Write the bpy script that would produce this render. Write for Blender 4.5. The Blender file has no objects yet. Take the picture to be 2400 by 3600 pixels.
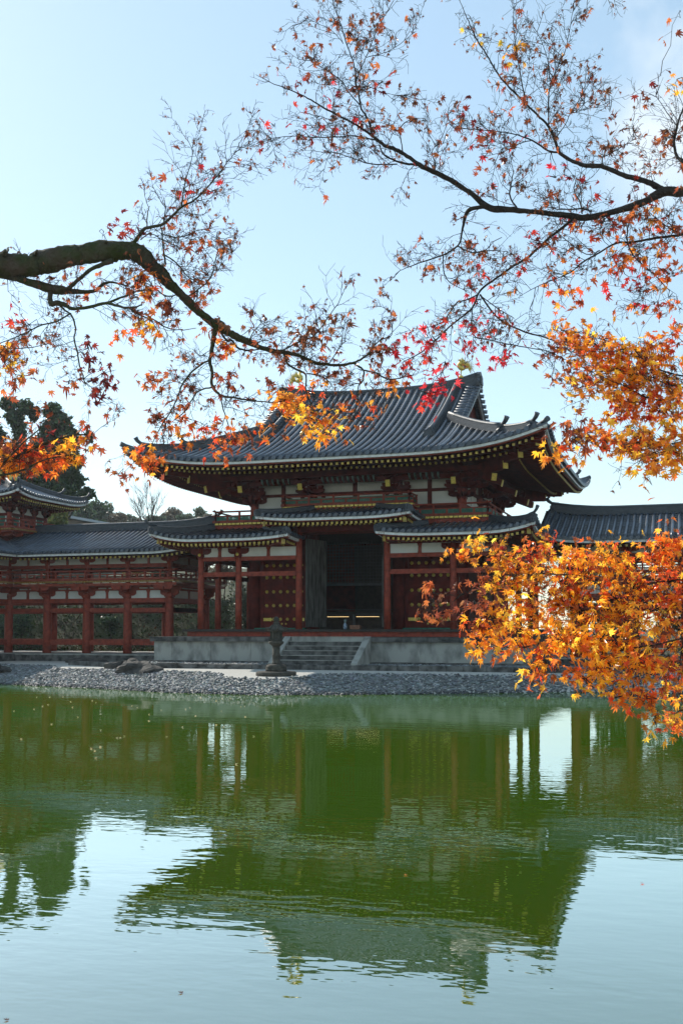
import bpy, math, random
import numpy as np
from mathutils import Vector, Matrix
PI = math.pi
R = math.radians
scene = bpy.context.scene
COL = scene.collection
random.seed(7)
rng = np.random.default_rng(11)

# ------------------------------------------------------------------ camera
# metres; +X along the temple front (to the right), +Y away from the pond, z = 0 is the water
CAM = Vector((15.32, -46.94, 2.3)); YAW = -0.31651; PITCH = R(3.0); FPX = 3800.0; PY = 2010.85
cd = bpy.data.cameras.new('camera'); cam = bpy.data.objects.new('camera', cd); COL.objects.link(cam)
cam.location = CAM
cam.rotation_euler = (PI / 2 + PITCH, 0, -YAW)
cd.sensor_fit = 'VERTICAL'; cd.sensor_height = 36.0; cd.sensor_width = 24.0
cd.lens = FPX / 3600 * 36
cd.shift_y = (PY - 1800) / 3600
cd.clip_start = 0.1; cd.clip_end = 3000
scene.camera = cam
# ------------------------------------------------------------------ light
SUN_EL = R(36); SUN_DIR = Vector((-0.84, 0.54, 0)).normalized()
w = bpy.data.worlds.new('World'); scene.world = w; w.use_nodes = True
nt = w.node_tree; nt.nodes.clear()
sky = nt.nodes.new('ShaderNodeTexSky'); sky.sky_type = 'NISHITA'; sky.sun_disc = False
sky.sun_elevation = SUN_EL; sky.sun_rotation = math.atan2(SUN_DIR.x, SUN_DIR.y)
sky.air_density = 1.1; sky.dust_density = 0.30; sky.ozone_density = 1.0; sky.altitude = 30
bg = nt.nodes.new('ShaderNodeBackground'); bg.inputs[1].default_value = 0.15
out = nt.nodes.new('ShaderNodeOutputWorld')
tc = nt.nodes.new('ShaderNodeTexCoord')
# soft clouds high on the right of the sky
nz = nt.nodes.new('ShaderNodeTexNoise'); nz.inputs['Scale'].default_value = 7.0; nz.inputs['Detail'].default_value = 6.0
cr = nt.nodes.new('ShaderNodeValToRGB'); cr.color_ramp.elements[0].position = 0.48; cr.color_ramp.elements[1].position = 0.66
dt = nt.nodes.new('ShaderNodeVectorMath'); dt.operation = 'DOT_PRODUCT'
_cv = Vector((-0.012, 0.881, 0.473)).normalized()
dt.inputs[1].default_value = _cv
mr = nt.nodes.new('ShaderNodeMapRange'); mr.inputs[1].default_value = 0.986; mr.inputs[2].default_value = 0.9975
mr.inputs[3].default_value = 0.0; mr.inputs[4].default_value = 0.7
mu = nt.nodes.new('ShaderNodeMath'); mu.operation = 'MULTIPLY'
mx = nt.nodes.new('ShaderNodeMixRGB'); mx.inputs[2].default_value = (5.6, 6.0, 6.3, 1)
L = nt.links.new
L(tc.outputs['Generated'], nz.inputs['Vector']); L(tc.outputs['Generated'], dt.inputs[0])
L(nz.outputs[0], cr.inputs[0]); L(dt.outputs['Value'], mr.inputs[0])
L(cr.outputs[0], mu.inputs[0]); L(mr.outputs[0], mu.inputs[1]); L(mu.outputs[0], mx.inputs[0])
# thin pale veil of high haze over the whole sky
hz_ = nt.nodes.new('ShaderNodeMixRGB'); hz_.inputs[0].default_value = 0.38; hz_.inputs[2].default_value = (3.3, 4.6, 4.9, 1)
L(sky.outputs[0], hz_.inputs[1]); L(hz_.outputs[0], mx.inputs[1]); L(mx.outputs[0], bg.inputs[0]); L(bg.outputs[0], out.inputs[0])
sl = bpy.data.lights.new('sun', 'SUN'); sl.energy = 3.8; sl.angle = R(0.53); sl.color = (1.0, 0.93, 0.82)
so = bpy.data.objects.new('sun', sl); COL.objects.link(so)
sv = Vector((SUN_DIR.x * math.cos(SUN_EL), SUN_DIR.y * math.cos(SUN_EL), math.sin(SUN_EL)))
so.rotation_euler = sv.to_track_quat('Z', 'Y').to_euler(); so.location = sv * 60
vs = scene.view_settings; vs.view_transform = 'Standard'; vs.look = 'None'; vs.exposure = 0.36; vs.gamma = 1.0
scene.cycles.max_bounces = 6; scene.cycles.caustics_reflective = False; scene.cycles.caustics_refractive = False
scene.cycles.sample_clamp_indirect = 4.0

# ------------------------------------------------------------------ materials
MATS = {}
def mat(name, col, rough=0.6, metal=0.0, var=0.25, scale=4.0, bump=0.0, bscale=30.0, col2=None, stretch=(1, 1, 1), spec=0.5, thr=(0.35, 0.65), detail=5.0):
    m = bpy.data.materials.new(name); m.use_nodes = True
    n = m.node_tree.nodes; l = m.node_tree.links; b = n['Principled BSDF']
    b.inputs['Roughness'].default_value = rough; b.inputs['Metallic'].default_value = metal
    b.inputs['Specular IOR Level'].default_value = spec
    t = n.new('ShaderNodeTexCoord'); mp = n.new('ShaderNodeMapping'); mp.inputs['Scale'].default_value = stretch
    l.new(t.outputs['Object'], mp.inputs['Vector'])
    no = n.new('ShaderNodeTexNoise'); no.inputs['Scale'].default_value = scale; no.inputs['Detail'].default_value = detail
    l.new(mp.outputs[0], no.inputs['Vector'])
    rp = n.new('ShaderNodeValToRGB'); e = rp.color_ramp.elements
    c2 = col2 if col2 else tuple(c * (1 - var) for c in col); c1 = col if col2 else tuple(min(1, c * (1 + var)) for c in col)
    e[0].position, e[1].position = thr
    e[0].color = (*c2, 1); e[1].color = (*c1, 1)
    l.new(no.outputs[0], rp.inputs[0]); l.new(rp.outputs[0], b.inputs['Base Color'])
    if bump:
        n2 = n.new('ShaderNodeTexNoise'); n2.inputs['Scale'].default_value = bscale; n2.inputs['Detail'].default_value = 4
        l.new(mp.outputs[0], n2.inputs['Vector'])
        bp = n.new('ShaderNodeBump'); bp.inputs['Strength'].default_value = bump; bp.inputs['Distance'].default_value = 0.05
        l.new(n2.outputs[0], bp.inputs['Height']); l.new(bp.outputs[0], b.inputs['Normal'])
    MATS[name] = m
    return m
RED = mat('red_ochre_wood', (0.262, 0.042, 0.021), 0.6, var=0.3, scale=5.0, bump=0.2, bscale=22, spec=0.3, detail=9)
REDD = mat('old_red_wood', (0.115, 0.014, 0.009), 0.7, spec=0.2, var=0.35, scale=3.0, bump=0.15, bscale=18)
WHITE = mat('white_plaster', (0.70, 0.70, 0.66), 0.8, var=0.06, scale=2.0)
LEAD = mat('white_eave_line', (0.84, 0.85, 0.84), 0.6, var=0.12, scale=6)
GOLDR = mat('worn_gilt', (0.46, 0.32, 0.065), 0.5, metal=0.2, var=0.3, scale=9)  # gilt toned down for the rafter caps
GOLD = mat('gilt_metal', (0.68, 0.50, 0.10), 0.42, metal=0.3, var=0.25, scale=25)
GREEN = mat('green_lattice_paint', (0.012, 0.12, 0.075), 0.6, var=0.3, scale=9)
TILE = mat('grey_roof_tile', (0.044, 0.060, 0.085), 0.34, metal=0.25, var=0.45, scale=1.6, bump=0.08, bscale=22, spec=0.9)
RIDGE = mat('dark_ridge_tile', (0.045, 0.053, 0.064), 0.5, var=0.3, scale=5, bump=0.2, bscale=14, stretch=(1, 1, 4))
STONE = mat('granite_platform', (0.36, 0.355, 0.32), 0.8, col2=(0.13, 0.13, 0.118), scale=1.5, bump=0.2, thr=(0.30, 0.56), detail=10, stretch=(1.4, 1.4, .8))
STONED = mat('dark_weathered_stone', (0.16, 0.155, 0.145), 0.85, col2=(0.028, 0.028, 0.026), scale=3.2, bump=0.3, bscale=12, detail=9)
LANT = mat('lantern_stone', (0.085, 0.075, 0.058), 0.9, col2=(0.035, 0.033, 0.026), scale=6, bump=0.45, bscale=30, detail=9)
SAND = mat('pale_sand', (0.50, 0.48, 0.43), 0.9, var=0.09, scale=10, bump=0.1, bscale=60)
SOIL = mat('earth_ground', (0.12, 0.105, 0.075), 0.95, var=0.3, scale=0.8, bump=0.3, bscale=6)
ROCKM = mat('garden_rock', (0.085, 0.075, 0.065), 0.85, col2=(0.03, 0.027, 0.024), scale=4, bump=0.6, bscale=9, detail=9)
HILLM = mat('grass_slope', (0.085, 0.105, 0.028), 0.95, col2=(0.055, 0.036, 0.022), scale=0.55, bump=0.8, bscale=3, detail=10)
DOORW = mat('weathered_door_wood', (0.125, 0.12, 0.105), 0.8, col2=(0.024, 0.018, 0.013), scale=2.6, stretch=(3, 3, 0.5), bump=0.2, detail=9)
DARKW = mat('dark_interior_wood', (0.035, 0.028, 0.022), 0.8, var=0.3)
LATW = mat('grey_lattice_wood', (0.055, 0.055, 0.055), 0.8, var=0.2)
BARK = mat('maple_bark', (0.040, 0.032, 0.025), 0.9, col2=(0.018, 0.015, 0.012), scale=14, bump=0.7, bscale=38, detail=8)
MOSSB = mat('mossy_bark', (0.066, 0.052, 0.038), 0.95, col2=(0.034, 0.048, 0.012), scale=9, bump=0.9, bscale=26, detail=8)
BLUEV = mat('blue_glaze', (0.05, 0.12, 0.22), 0.3, col2=(0.4, 0.45, 0.5), scale=14)
BOXW = mat('plain_box_wood', (0.22, 0.10, 0.055), 0.7, var=0.2)
MROOF = mat('far_grey_metal_roof', (0.33, 0.36, 0.40), 0.5, var=0.1, scale=0.3)
MWALL = mat('far_brown_wall', (0.20, 0.155, 0.125), 0.8, var=0.15, scale=0.4)
PEBG = mat('gravel', (0.34, 0.335, 0.32), 0.9, var=0.35, scale=9, bump=0.6, bscale=22)

def attr_mat(name, rough, transl, spec=0.5, tcol=1.25):
    m = bpy.data.materials.new(name); m.use_nodes = True
    n = m.node_tree.nodes; l = m.node_tree.links; b = n['Principled BSDF']; o = n['Material Output']
    a = n.new('ShaderNodeAttribute'); a.attribute_name = 'Col'
    b.inputs['Roughness'].default_value = rough; b.inputs['Specular IOR Level'].default_value = spec
    l.new(a.outputs['Color'], b.inputs['Base Color'])
    if transl:
        t = n.new('ShaderNodeBsdfTranslucent'); mx_ = n.new('ShaderNodeMixShader'); mx_.inputs[0].default_value = transl
        g = n.new('ShaderNodeMixRGB'); g.blend_type = 'MULTIPLY'; g.inputs[0].default_value = 1; g.inputs[2].default_value = (tcol, tcol, tcol, 1)
        l.new(a.outputs['Color'], g.inputs[1]); l.new(g.outputs[0], t.inputs[0])
        l.new(b.outputs[0], mx_.inputs[1]); l.new(t.outputs[0], mx_.inputs[2]); l.new(mx_.outputs[0], o.inputs['Surface'])
    return m
LEAFM = attr_mat('maple_leaf', 0.26, 0.6, 0.75, 2.05)
FOLM = attr_mat('evergreen_leaf', 0.45, 0.25, 0.5)
PEBM = attr_mat('pebble_stone', 0.6, 0, 0.4)
def emis(name, col, st):
    m = bpy.data.materials.new(name); m.use_nodes = True
    b = m.node_tree.nodes['Principled BSDF']; b.inputs['Emission Color'].default_value = (*col, 1); b.inputs['Emission Strength'].default_value = st
    return m
LITS = emis('lit_strip', (1.0, 0.66, 0.26), 1.3)
def water_mat():
    m = bpy.data.materials.new('pond_water'); m.use_nodes = True
    n = m.node_tree.nodes; l = m.node_tree.links; b = n['Principled BSDF']
    n.remove(b); o_ = n['Material Output']
    df = n.new('ShaderNodeBsdfDiffuse'); df.inputs[0].default_value = (0.0205, 0.046, 0.0012, 1)
    gl = n.new('ShaderNodeBsdfGlossy'); gl.inputs['Roughness'].default_value = 0.012; gl.inputs[0].default_value = (0.97, 0.99, 1, 1)
    lw = n.new('ShaderNodeLayerWeight'); lw.inputs[0].default_value = 0.5
    fr = n.new('ShaderNodeValToRGB'); e_ = fr.color_ramp.elements
    e_[0].position = 0.50; e_[0].color = (.24, .25, .26, 1); e_[1].position = 1.0; e_[1].color = (.66, .68, .69, 1)
    for p_, v_ in ((0.69, .47), (0.80, .76), (0.88, .72)): q_ = e_.new(p_); q_.color = (v_ * .98, v_ * .995, v_, 1)
    l.new(lw.outputs['Facing'], fr.inputs[0]); l.new(fr.outputs[0], gl.inputs[0])
    mix = n.new('ShaderNodeAddShader'); l.new(df.outputs[0], mix.inputs[0]); l.new(gl.outputs[0], mix.inputs[1]); l.new(mix.outputs[0], o_.inputs['Surface'])
    g = n.new('ShaderNodeNewGeometry')
    def wave(sx, sy, sc, det):
        mp = n.new('ShaderNodeMapping'); mp.inputs['Rotation'].default_value = (0, 0, YAW); mp.inputs['Scale'].default_value = (sx, sy, 1)
        t = n.new('ShaderNodeTexNoise'); t.inputs['Scale'].default_value = sc; t.inputs['Detail'].default_value = det; t.inputs['Roughness'].default_value = 0.5
        l.new(g.outputs['Position'], mp.inputs[0]); l.new(mp.outputs[0], t.inputs['Vector']); return t
    t1 = wave(0.55, 1.0, 5.5, 2.0); t2 = wave(0.5, 1.0, 1.1, 2.0); t3 = wave(1, 1, 0.12, 2.0)
    b1 = n.new('ShaderNodeBump'); b1.inputs['Strength'].default_value = 1.0; b1.inputs['Distance'].default_value = 0.0030
    b2 = n.new('ShaderNodeBump'); b2.inputs['Strength'].default_value = 1.0; b2.inputs['Distance'].default_value = 0.0040
    # calm and ruffled patches
    mr_ = n.new('ShaderNodeMapRange'); mr_.inputs[1].default_value = 0.38; mr_.inputs[2].default_value = 0.62; mr_.inputs[3].default_value = 0.35; mr_.inputs[4].default_value = 1.0
    l.new(t3.outputs[0], mr_.inputs[0])
    mm = n.new('ShaderNodeMath'); mm.operation = 'MULTIPLY'; l.new(t1.outputs[0], mm.inputs[0]); l.new(mr_.outputs[0], mm.inputs[1])
    l.new(mm.outputs[0], b1.inputs['Height']); l.new(t2.outputs[0], b2.inputs['Height']); l.new(b2.outputs[0], b1.inputs['Normal'])
    l.new(b1.outputs[0], gl.inputs['Normal']); l.new(b1.outputs[0], lw.inputs['Normal'])
    return m
WATER = water_mat()

# ------------------------------------------------------------------ mesh helpers
ORG = {}
class MB:
    def __init__(s): s.v = []; s.f = []; s.sm = []; s.c = []
    def add(s, vs_, fs, smooth=False):
        o = len(s.v); s.v.extend([tuple(p) for p in vs_]); s.f.extend([tuple(i + o for i in f) for f in fs]); s.sm.extend([smooth] * len(fs))
    def box(s, x0, x1, y0, y1, z0, z1):
        s.add([(x0, y0, z0), (x1, y0, z0), (x1, y1, z0), (x0, y1, z0), (x0, y0, z1), (x1, y0, z1), (x1, y1, z1), (x0, y1, z1)],
              [(0, 3, 2, 1), (4, 5, 6, 7), (0, 1, 5, 4), (1, 2, 6, 5), (2, 3, 7, 6), (3, 0, 4, 7)])
    def beam(s, p0, p1, w_, h_, up=(0, 0, 1)):
        p0 = Vector(p0); p1 = Vector(p1); d = (p1 - p0).normalized(); u = Vector(up); sd = d.cross(u).normalized(); u = sd.cross(d).normalized()
        a = sd * w_ / 2; b_ = u * h_ / 2
        s.add([p0 - a - b_, p0 + a - b_, p0 + a + b_, p0 - a + b_, p1 - a - b_, p1 + a - b_, p1 + a + b_, p1 - a + b_],
              [(0, 3, 2, 1), (4, 5, 6, 7), (0, 1, 5, 4), (1, 2, 6, 5), (2, 3, 7, 6), (3, 0, 4, 7)])
    def tube(s, pts, rad, n=6, cap=True):
        pts = [Vector(p) for p in pts]; k = len(pts)
        if not isinstance(rad, (list, tuple)): rad = [rad] * k
        vs_ = []; ref = None
        for i in range(k):
            d = (pts[min(i + 1, k - 1)] - pts[max(i - 1, 0)])
            if d.length < 1e-9: d = Vector((0, 0, 1))
            d.normalize()
            if ref is None: ref = Vector((0, 0, 1)) if abs(d.z) < 0.9 else Vector((1, 0, 0))
            a = d.cross(ref); 
            if a.length < 1e-6: a = d.cross(Vector((0.3, 1, 0)))
            a.normalize(); b_ = a.cross(d).normalized(); ref = b_
            for j in range(n):
                t = 2 * PI * j / n; vs_.append(pts[i] + a * (math.cos(t) * rad[i]) + b_ * (math.sin(t) * rad[i]))
        fs = [(i * n + j, i * n + (j + 1) % n, (i + 1) * n + (j + 1) % n, (i + 1) * n + j) for i in range(k - 1) for j in range(n)]
        s.add(vs_, fs, True)
        if cap:
            o = len(s.v) - k * n
            s.f.append(tuple(o + j for j in range(n - 1, -1, -1))); s.f.append(tuple(o + (k - 1) * n + j for j in range(n))); s.sm += [False, False]
    def lathe(s, prof, c, n=20):
        k = len(prof); vs_ = [(c[0] + r * math.cos(2 * PI * j / n), c[1] + r * math.sin(2 * PI * j / n), c[2] + z) for r, z in prof for j in range(n)]
        fs = [(i * n + j, i * n + (j + 1) % n, (i + 1) * n + (j + 1) % n, (i + 1) * n + j) for i in range(k - 1) for j in range(n)]
        s.add(vs_, fs, True); o = len(s.v) - k * n
        s.f.append(tuple(o + j for j in range(n - 1, -1, -1))); s.f.append(tuple(o + (k - 1) * n + j for j in range(n))); s.sm += [False, False]
    def grid(s, P, smooth=True, flip=False):
        nu = len(P); nv = len(P[0]); vs_ = [p for row in P for p in row]
        fs = [(i * nv + j, (i + 1) * nv + j, (i + 1) * nv + j + 1, i * nv + j + 1) for i in range(nu - 1) for j in range(nv - 1)]
        if flip: fs = [f[::-1] for f in fs]
        s.add(vs_, fs, smooth)
    def prism(s, poly, o, a, b_, c, depth):
        # polygon in plane (a,b) at o, extruded along c, centred
        o, a, b_, c = Vector(o), Vector(a), Vector(b_), Vector(c); n = len(poly)
        vs_ = [o + a * x + b_ * y - c * depth / 2 for x, y in poly] + [o + a * x + b_ * y + c * depth / 2 for x, y in poly]
        s.add(vs_, [tuple(range(n - 1, -1, -1)), tuple(range(n, 2 * n))] + [(i, (i + 1) % n, n + (i + 1) % n, n + i) for i in range(n)])
    def join(s, o, mi):
        n0 = len(s.v); s.mi = getattr(s, 'mi', None) or [0] * len(s.f)
        s.v += o.v; s.f += [tuple(i + n0 for i in f) for f in o.f]; s.sm += o.sm; s.mi += [mi] * len(o.f); return s
    def build(s, name, m, parent=None, label=None):
        if not s.v: return None
        o0 = ORG.get(parent.name, (0, 0, 0)) if parent else (0, 0, 0)
        me = bpy.data.meshes.new(name)
        me.from_pydata([(p[0] - o0[0], p[1] - o0[1], p[2] - o0[2]) for p in s.v], [], s.f)
        for q in (m if isinstance(m, (list, tuple)) else [m]): me.materials.append(q)
        if getattr(s, 'mi', None): me.polygons.foreach_set('material_index', s.mi)
        me.polygons.foreach_set('use_smooth', s.sm); me.update()
        o = bpy.data.objects.new(name, me); COL.objects.link(o)
        if parent: o.parent = parent; ORG[o.name] = o0
        if label: o['label'] = label
        return o
def np_mesh(name, V, F, m, parent=None, cols=None, label=None, smooth=False):
    """fast mesh from arrays: F (n,3), cols per vertex (n,3)"""
    o0 = np.array(ORG.get(parent.name, (0, 0, 0)) if parent else (0, 0, 0), dtype=float)
    me = bpy.data.meshes.new(name); V = np.asarray(V, float) - o0; F = np.asarray(F, np.int32)
    me.vertices.add(len(V)); me.vertices.foreach_set('co', V.ravel())
    me.loops.add(F.size); me.loops.foreach_set('vertex_index', F.ravel())
    me.polygons.add(len(F)); me.polygons.foreach_set('loop_start', np.arange(0, F.size, 3, dtype=np.int32))
    me.polygons.foreach_set('loop_total', np.full(len(F), 3, np.int32))
    me.update(calc_edges=True); me.validate()
    if cols is not None:
        a = me.color_attributes.new('Col', 'FLOAT_COLOR', 'POINT')
        a.data.foreach_set('color', np.concatenate([cols, np.ones((len(cols), 1))], 1).ravel())
    me.polygons.foreach_set('use_smooth', np.full(len(F), smooth)); me.materials.append(m)
    o = bpy.data.objects.new(name, me); COL.objects.link(o)
    if parent: o.parent = parent; ORG[o.name] = tuple(o0)
    if label: o['label'] = label
    return o
def thing(name, loc, label, cat, group=None):
    o = bpy.data.objects.new(name, None); COL.objects.link(o); o.location = loc; o.empty_display_size = 0.3
    ORG[o.name] = tuple(loc); o['label'] = label; o['category'] = cat
    if group: o['group'] = group
    return o
def tag(o, label, cat, group=None):
    o['label'] = label; o['category'] = cat
    if group: o['group'] = group
    return o
def struct(o): o['kind'] = 'structure'; return o
def copy_part(o, dx, dy=0, dz=0):
    c = o.copy(); COL.objects.link(c); c.parent = o.parent; c.location = (o.location.x + dx, o.location.y + dy, o.location.z + dz); return c
def interp(x, P):
    if x <= P[0][0]: return P[0][1]
    for (a, b_), (c, d) in zip(P, P[1:]):
        if x <= c: return b_ + (d - b_) * (x - a) / (c - a)
    return P[-1][1]
def sstep(a, b_, x): t = max(0, min(1, (x - a) / (b_ - a))); return t * t * (3 - 2 * t)

# ------------------------------------------------------------------ ground, shore, water
SHORE = [(-60, -6), (-30, -9.5), (-20, -9.4), (-15, -8.6), (-12.2, -8.53), (-7.3, -9.9), (-2.7, -11.7), (0.75, -12.0), (3.6, -11.1), (8.1, -8.6), (10.9, -6.9), (14, -6.3), (19, -9), (30, -9), (60, -6)]
SANDE = [(-60, -1), (-20, -1.0), (-13.8, -2.6), (-11.2, -5.6), (-6.3, -6.7), (-3.3, -7.4), (-2.2, -8.3), (-1.6, -9.6), (-0.6, -10.1), (0.6, -9.9), (1.2, -8.6), (1.9, -7.6), (2.9, -7.1), (7.4, -6.6), (12, -5.2), (60, -4)]
BANK = Vector((CAM.x, CAM.y)); FWD = Vector((math.sin(YAW), math.cos(YAW))); RGT = Vector((math.cos(YAW), -math.sin(YAW)))
def gz(x, y):
    ys = interp(x, SHORE); se = max(interp(x, SANDE), ys + 0.8)
    # near bank under the photographer, reaching forward on both sides
    q = Vector((x, y)) - BANK; fw = q.dot(FWD); la = q.dot(RGT)
    edge = 3.6 + 3.6 * sstep(2.6, 4.2, abs(la)) - 6 * sstep(40, 80, abs(la))
    if y < -20:
        return -0.7 + 1.35 * sstep(edge + 0.9, edge - 0.7, fw) if False else -0.7 + 1.35 * (1 - sstep(edge - 0.8, edge + 0.5, fw))
    if y < ys: return max(-0.8, -0.25 * (ys - y))
    ze = 0.56 - 0.09 * sstep(-7.6, -9.6, se)
    if y < se: return ze * (y - ys) / (se - ys)
    z = ze + (0.60 - ze) * min(1, (y - se) / max(0.6, -4.8 - se))
    if y > 9:
        k = 1 - sstep(-2, 14, x + 0.3 * max(0, y - 10))      # the hill dies away to the right
        z += 0.3 * sstep(9, 12, y) + k * (3.3 * sstep(13, 18.5, y) + 0.105 * max(0, min(y, 70) - 19) + 0.02 * max(0, min(y, 130) - 70))
        z += 0.12 * k * math.sin(x * 0.9) * math.sin(y * 0.7) * sstep(12, 16, y)
    return z
def axis(dense0, dense1, step, far):
    a = list(np.arange(dense0, dense1 + 1e-6, step)); p = step
    lo = dense0; hi = dense1; L0 = []; H0 = []
    while hi < far: p *= 1.35; hi += p; H0.append(hi)
    p = step
    while lo > -far: p *= 1.35; lo -= p; L0.append(lo)
    return L0[::-1] + a + H0
gx = axis(-30, 24, 0.6, 900); gy = axis(-56, 24, 0.55, 1100)
m_ = MB(); m_.grid([[(x, y, gz(x, y)) for y in gy] for x in gx], True, True)
def ground_mat():
    m = bpy.data.materials.new('ground_mix'); m.use_nodes = True; n = m.node_tree.nodes; l = m.node_tree.links; b = n['Principled BSDF']; b.inputs['Roughness'].default_value = 0.95
    g = n.new('ShaderNodeNewGeometry'); sp = n.new('ShaderNodeSeparateXYZ'); l.new(g.outputs['Position'], sp.inputs[0])
    def noise(sc, det, c0, c1, a=0.35, z=0.65):
        t = n.new('ShaderNodeTexNoise'); t.inputs['Scale'].default_value = sc; t.inputs['Detail'].default_value = det; l.new(g.outputs['Position'], t.inputs['Vector'])
        r = n.new('ShaderNodeValToRGB'); r.color_ramp.elements[0].position = a; r.color_ramp.elements[1].position = z
        r.color_ramp.elements[0].color = (*c0, 1); r.color_ramp.elements[1].color = (*c1, 1); l.new(t.outputs[0], r.inputs[0]); return r, t
    sand, _ = noise(12, 5, (0.43, 0.41, 0.37), (0.55, 0.53, 0.48))
    grass, tn = noise(0.9, 10, (0.034, 0.030, 0.010), (0.042, 0.056, 0.012))
    f = n.new('ShaderNodeMapRange'); f.inputs[1].default_value = 8.8; f.inputs[2].default_value = 9.6; l.new(sp.outputs[1], f.inputs[0])
    mx_ = n.new('ShaderNodeMixRGB'); l.new(f.outputs[0], mx_.inputs[0]); l.new(sand.outputs[0], mx_.inputs[1]); l.new(grass.outputs[0], mx_.inputs[2])
    l.new(mx_.outputs[0], b.inputs['Base Color'])
    bp = n.new('ShaderNodeBump'); bp.inputs['Strength'].default_value = 0.6; bp.inputs['Distance'].default_value = 0.12
    t2 = n.new('ShaderNodeTexNoise'); t2.inputs['Scale'].default_value = 7; t2.inputs['Detail'].default_value = 8; l.new(g.outputs['Position'], t2.inputs['Vector'])
    m2 = n.new('ShaderNodeMath'); m2.operation = 'MULTIPLY'; l.new(t2.outputs[0], m2.inputs[0]); l.new(f.outputs[0], m2.inputs[1])
    l.new(m2.outputs[0], bp.inputs['Height']); l.new(bp.outputs[0], b.inputs['Normal'])
    return m
struct(m_.build('ground', ground_mat()))
m_ = MB(); m_.add([(-300, -300, 0), (300, -300, 0), (300, 6, 0), (-300, 6, 0)], [(0, 1, 2, 3)])
struct(m_.build('pond_water', WATER))

def ico():
    t = (1 + 5 ** .5) / 2
    v = np.array([(-1, t, 0), (1, t, 0), (-1, -t, 0), (1, -t, 0), (0, -1, t), (0, 1, t), (0, -1, -t), (0, 1, -t), (t, 0, -1), (t, 0, 1), (-t, 0, -1), (-t, 0, 1)]) / math.sqrt(1 + t * t)
    f = np.array([(0, 11, 5), (0, 5, 1), (0, 1, 7), (0, 7, 10), (0, 10, 11), (1, 5, 9), (5, 11, 4), (11, 10, 2), (10, 7, 6), (7, 1, 8), (3, 9, 4), (3, 4, 2), (3, 2, 6), (3, 6, 8), (3, 8, 9), (4, 9, 5), (2, 4, 11), (6, 2, 10), (8, 6, 7), (9, 8, 1)])
    return v, f
ICV, ICF = ico()
def pebbles(name, pts, smin, smax, label_kind='stuff'):
    n = len(pts); pts = np.array(pts)
    s = rng.uniform(smin, smax, n) * rng.choice([.7, .9, 1.0, 1.25, 1.6], n, p=[.2, .3, .3, .15, .05]); sx = s * rng.uniform(0.9, 1.5, n); sy = s * rng.uniform(0.7, 1.0, n); sz = s * rng.uniform(0.30, 0.5, n)
    an = rng.uniform(0, PI, n); tilt = rng.normal(0, 0.22, n); tl2 = rng.normal(0, 0.22, n)
    V = ICV[None] * (1 + rng.normal(0, 0.08, (n, 12, 1))) * np.stack([sx, sy, sz], 1)[:, None]
    z = V[:, :, 2] + V[:, :, 0] * tilt[:, None] + V[:, :, 1] * tl2[:, None]
    x = V[:, :, 0] * np.cos(an)[:, None] - V[:, :, 1] * np.sin(an)[:, None]; y = V[:, :, 0] * np.sin(an)[:, None] + V[:, :, 1] * np.cos(an)[:, None]
    P = np.stack([x, y, z], 2) + pts[:, None]
    F = (ICF[None] + 12 * np.arange(n)[:, None, None]).reshape(-1, 3)
    c = np.array([0.165, 0.175, 0.178]) * rng.lognormal(0, 0.33, (n, 1)) * (1 + rng.normal(0, 0.04, (n, 3)))
    wet = np.clip((pts[:, 2] - .02) / .09, .0, 1); c = c * (.38 + .62 * wet)[:, None]
    o = np_mesh(name, P.reshape(-1, 3), F, PEBM, None, np.repeat(np.clip(c, 0.03, 0.7), 12, 0), smooth=True)
    return o
pp = []
x = -27.0
while x < 22:
    ys = interp(x, SHORE); se = max(interp(x, SANDE), ys + 0.8); y = ys - 0.35
    while y < se + 0.05:
        px_ = x + rng.uniform(-.06, .06); py_ = y + rng.uniform(-.06, .06)
        if y < se - 0.1 or rng.random() < 0.6: pp.append((px_, py_, gz(px_, py_) + rng.uniform(0.0, 0.035)))
        y += 0.092
    x += 0.108
ob = pebbles('pebble_beach', pp, 0.046, 0.076); ob['kind'] = 'stuff'

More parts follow.
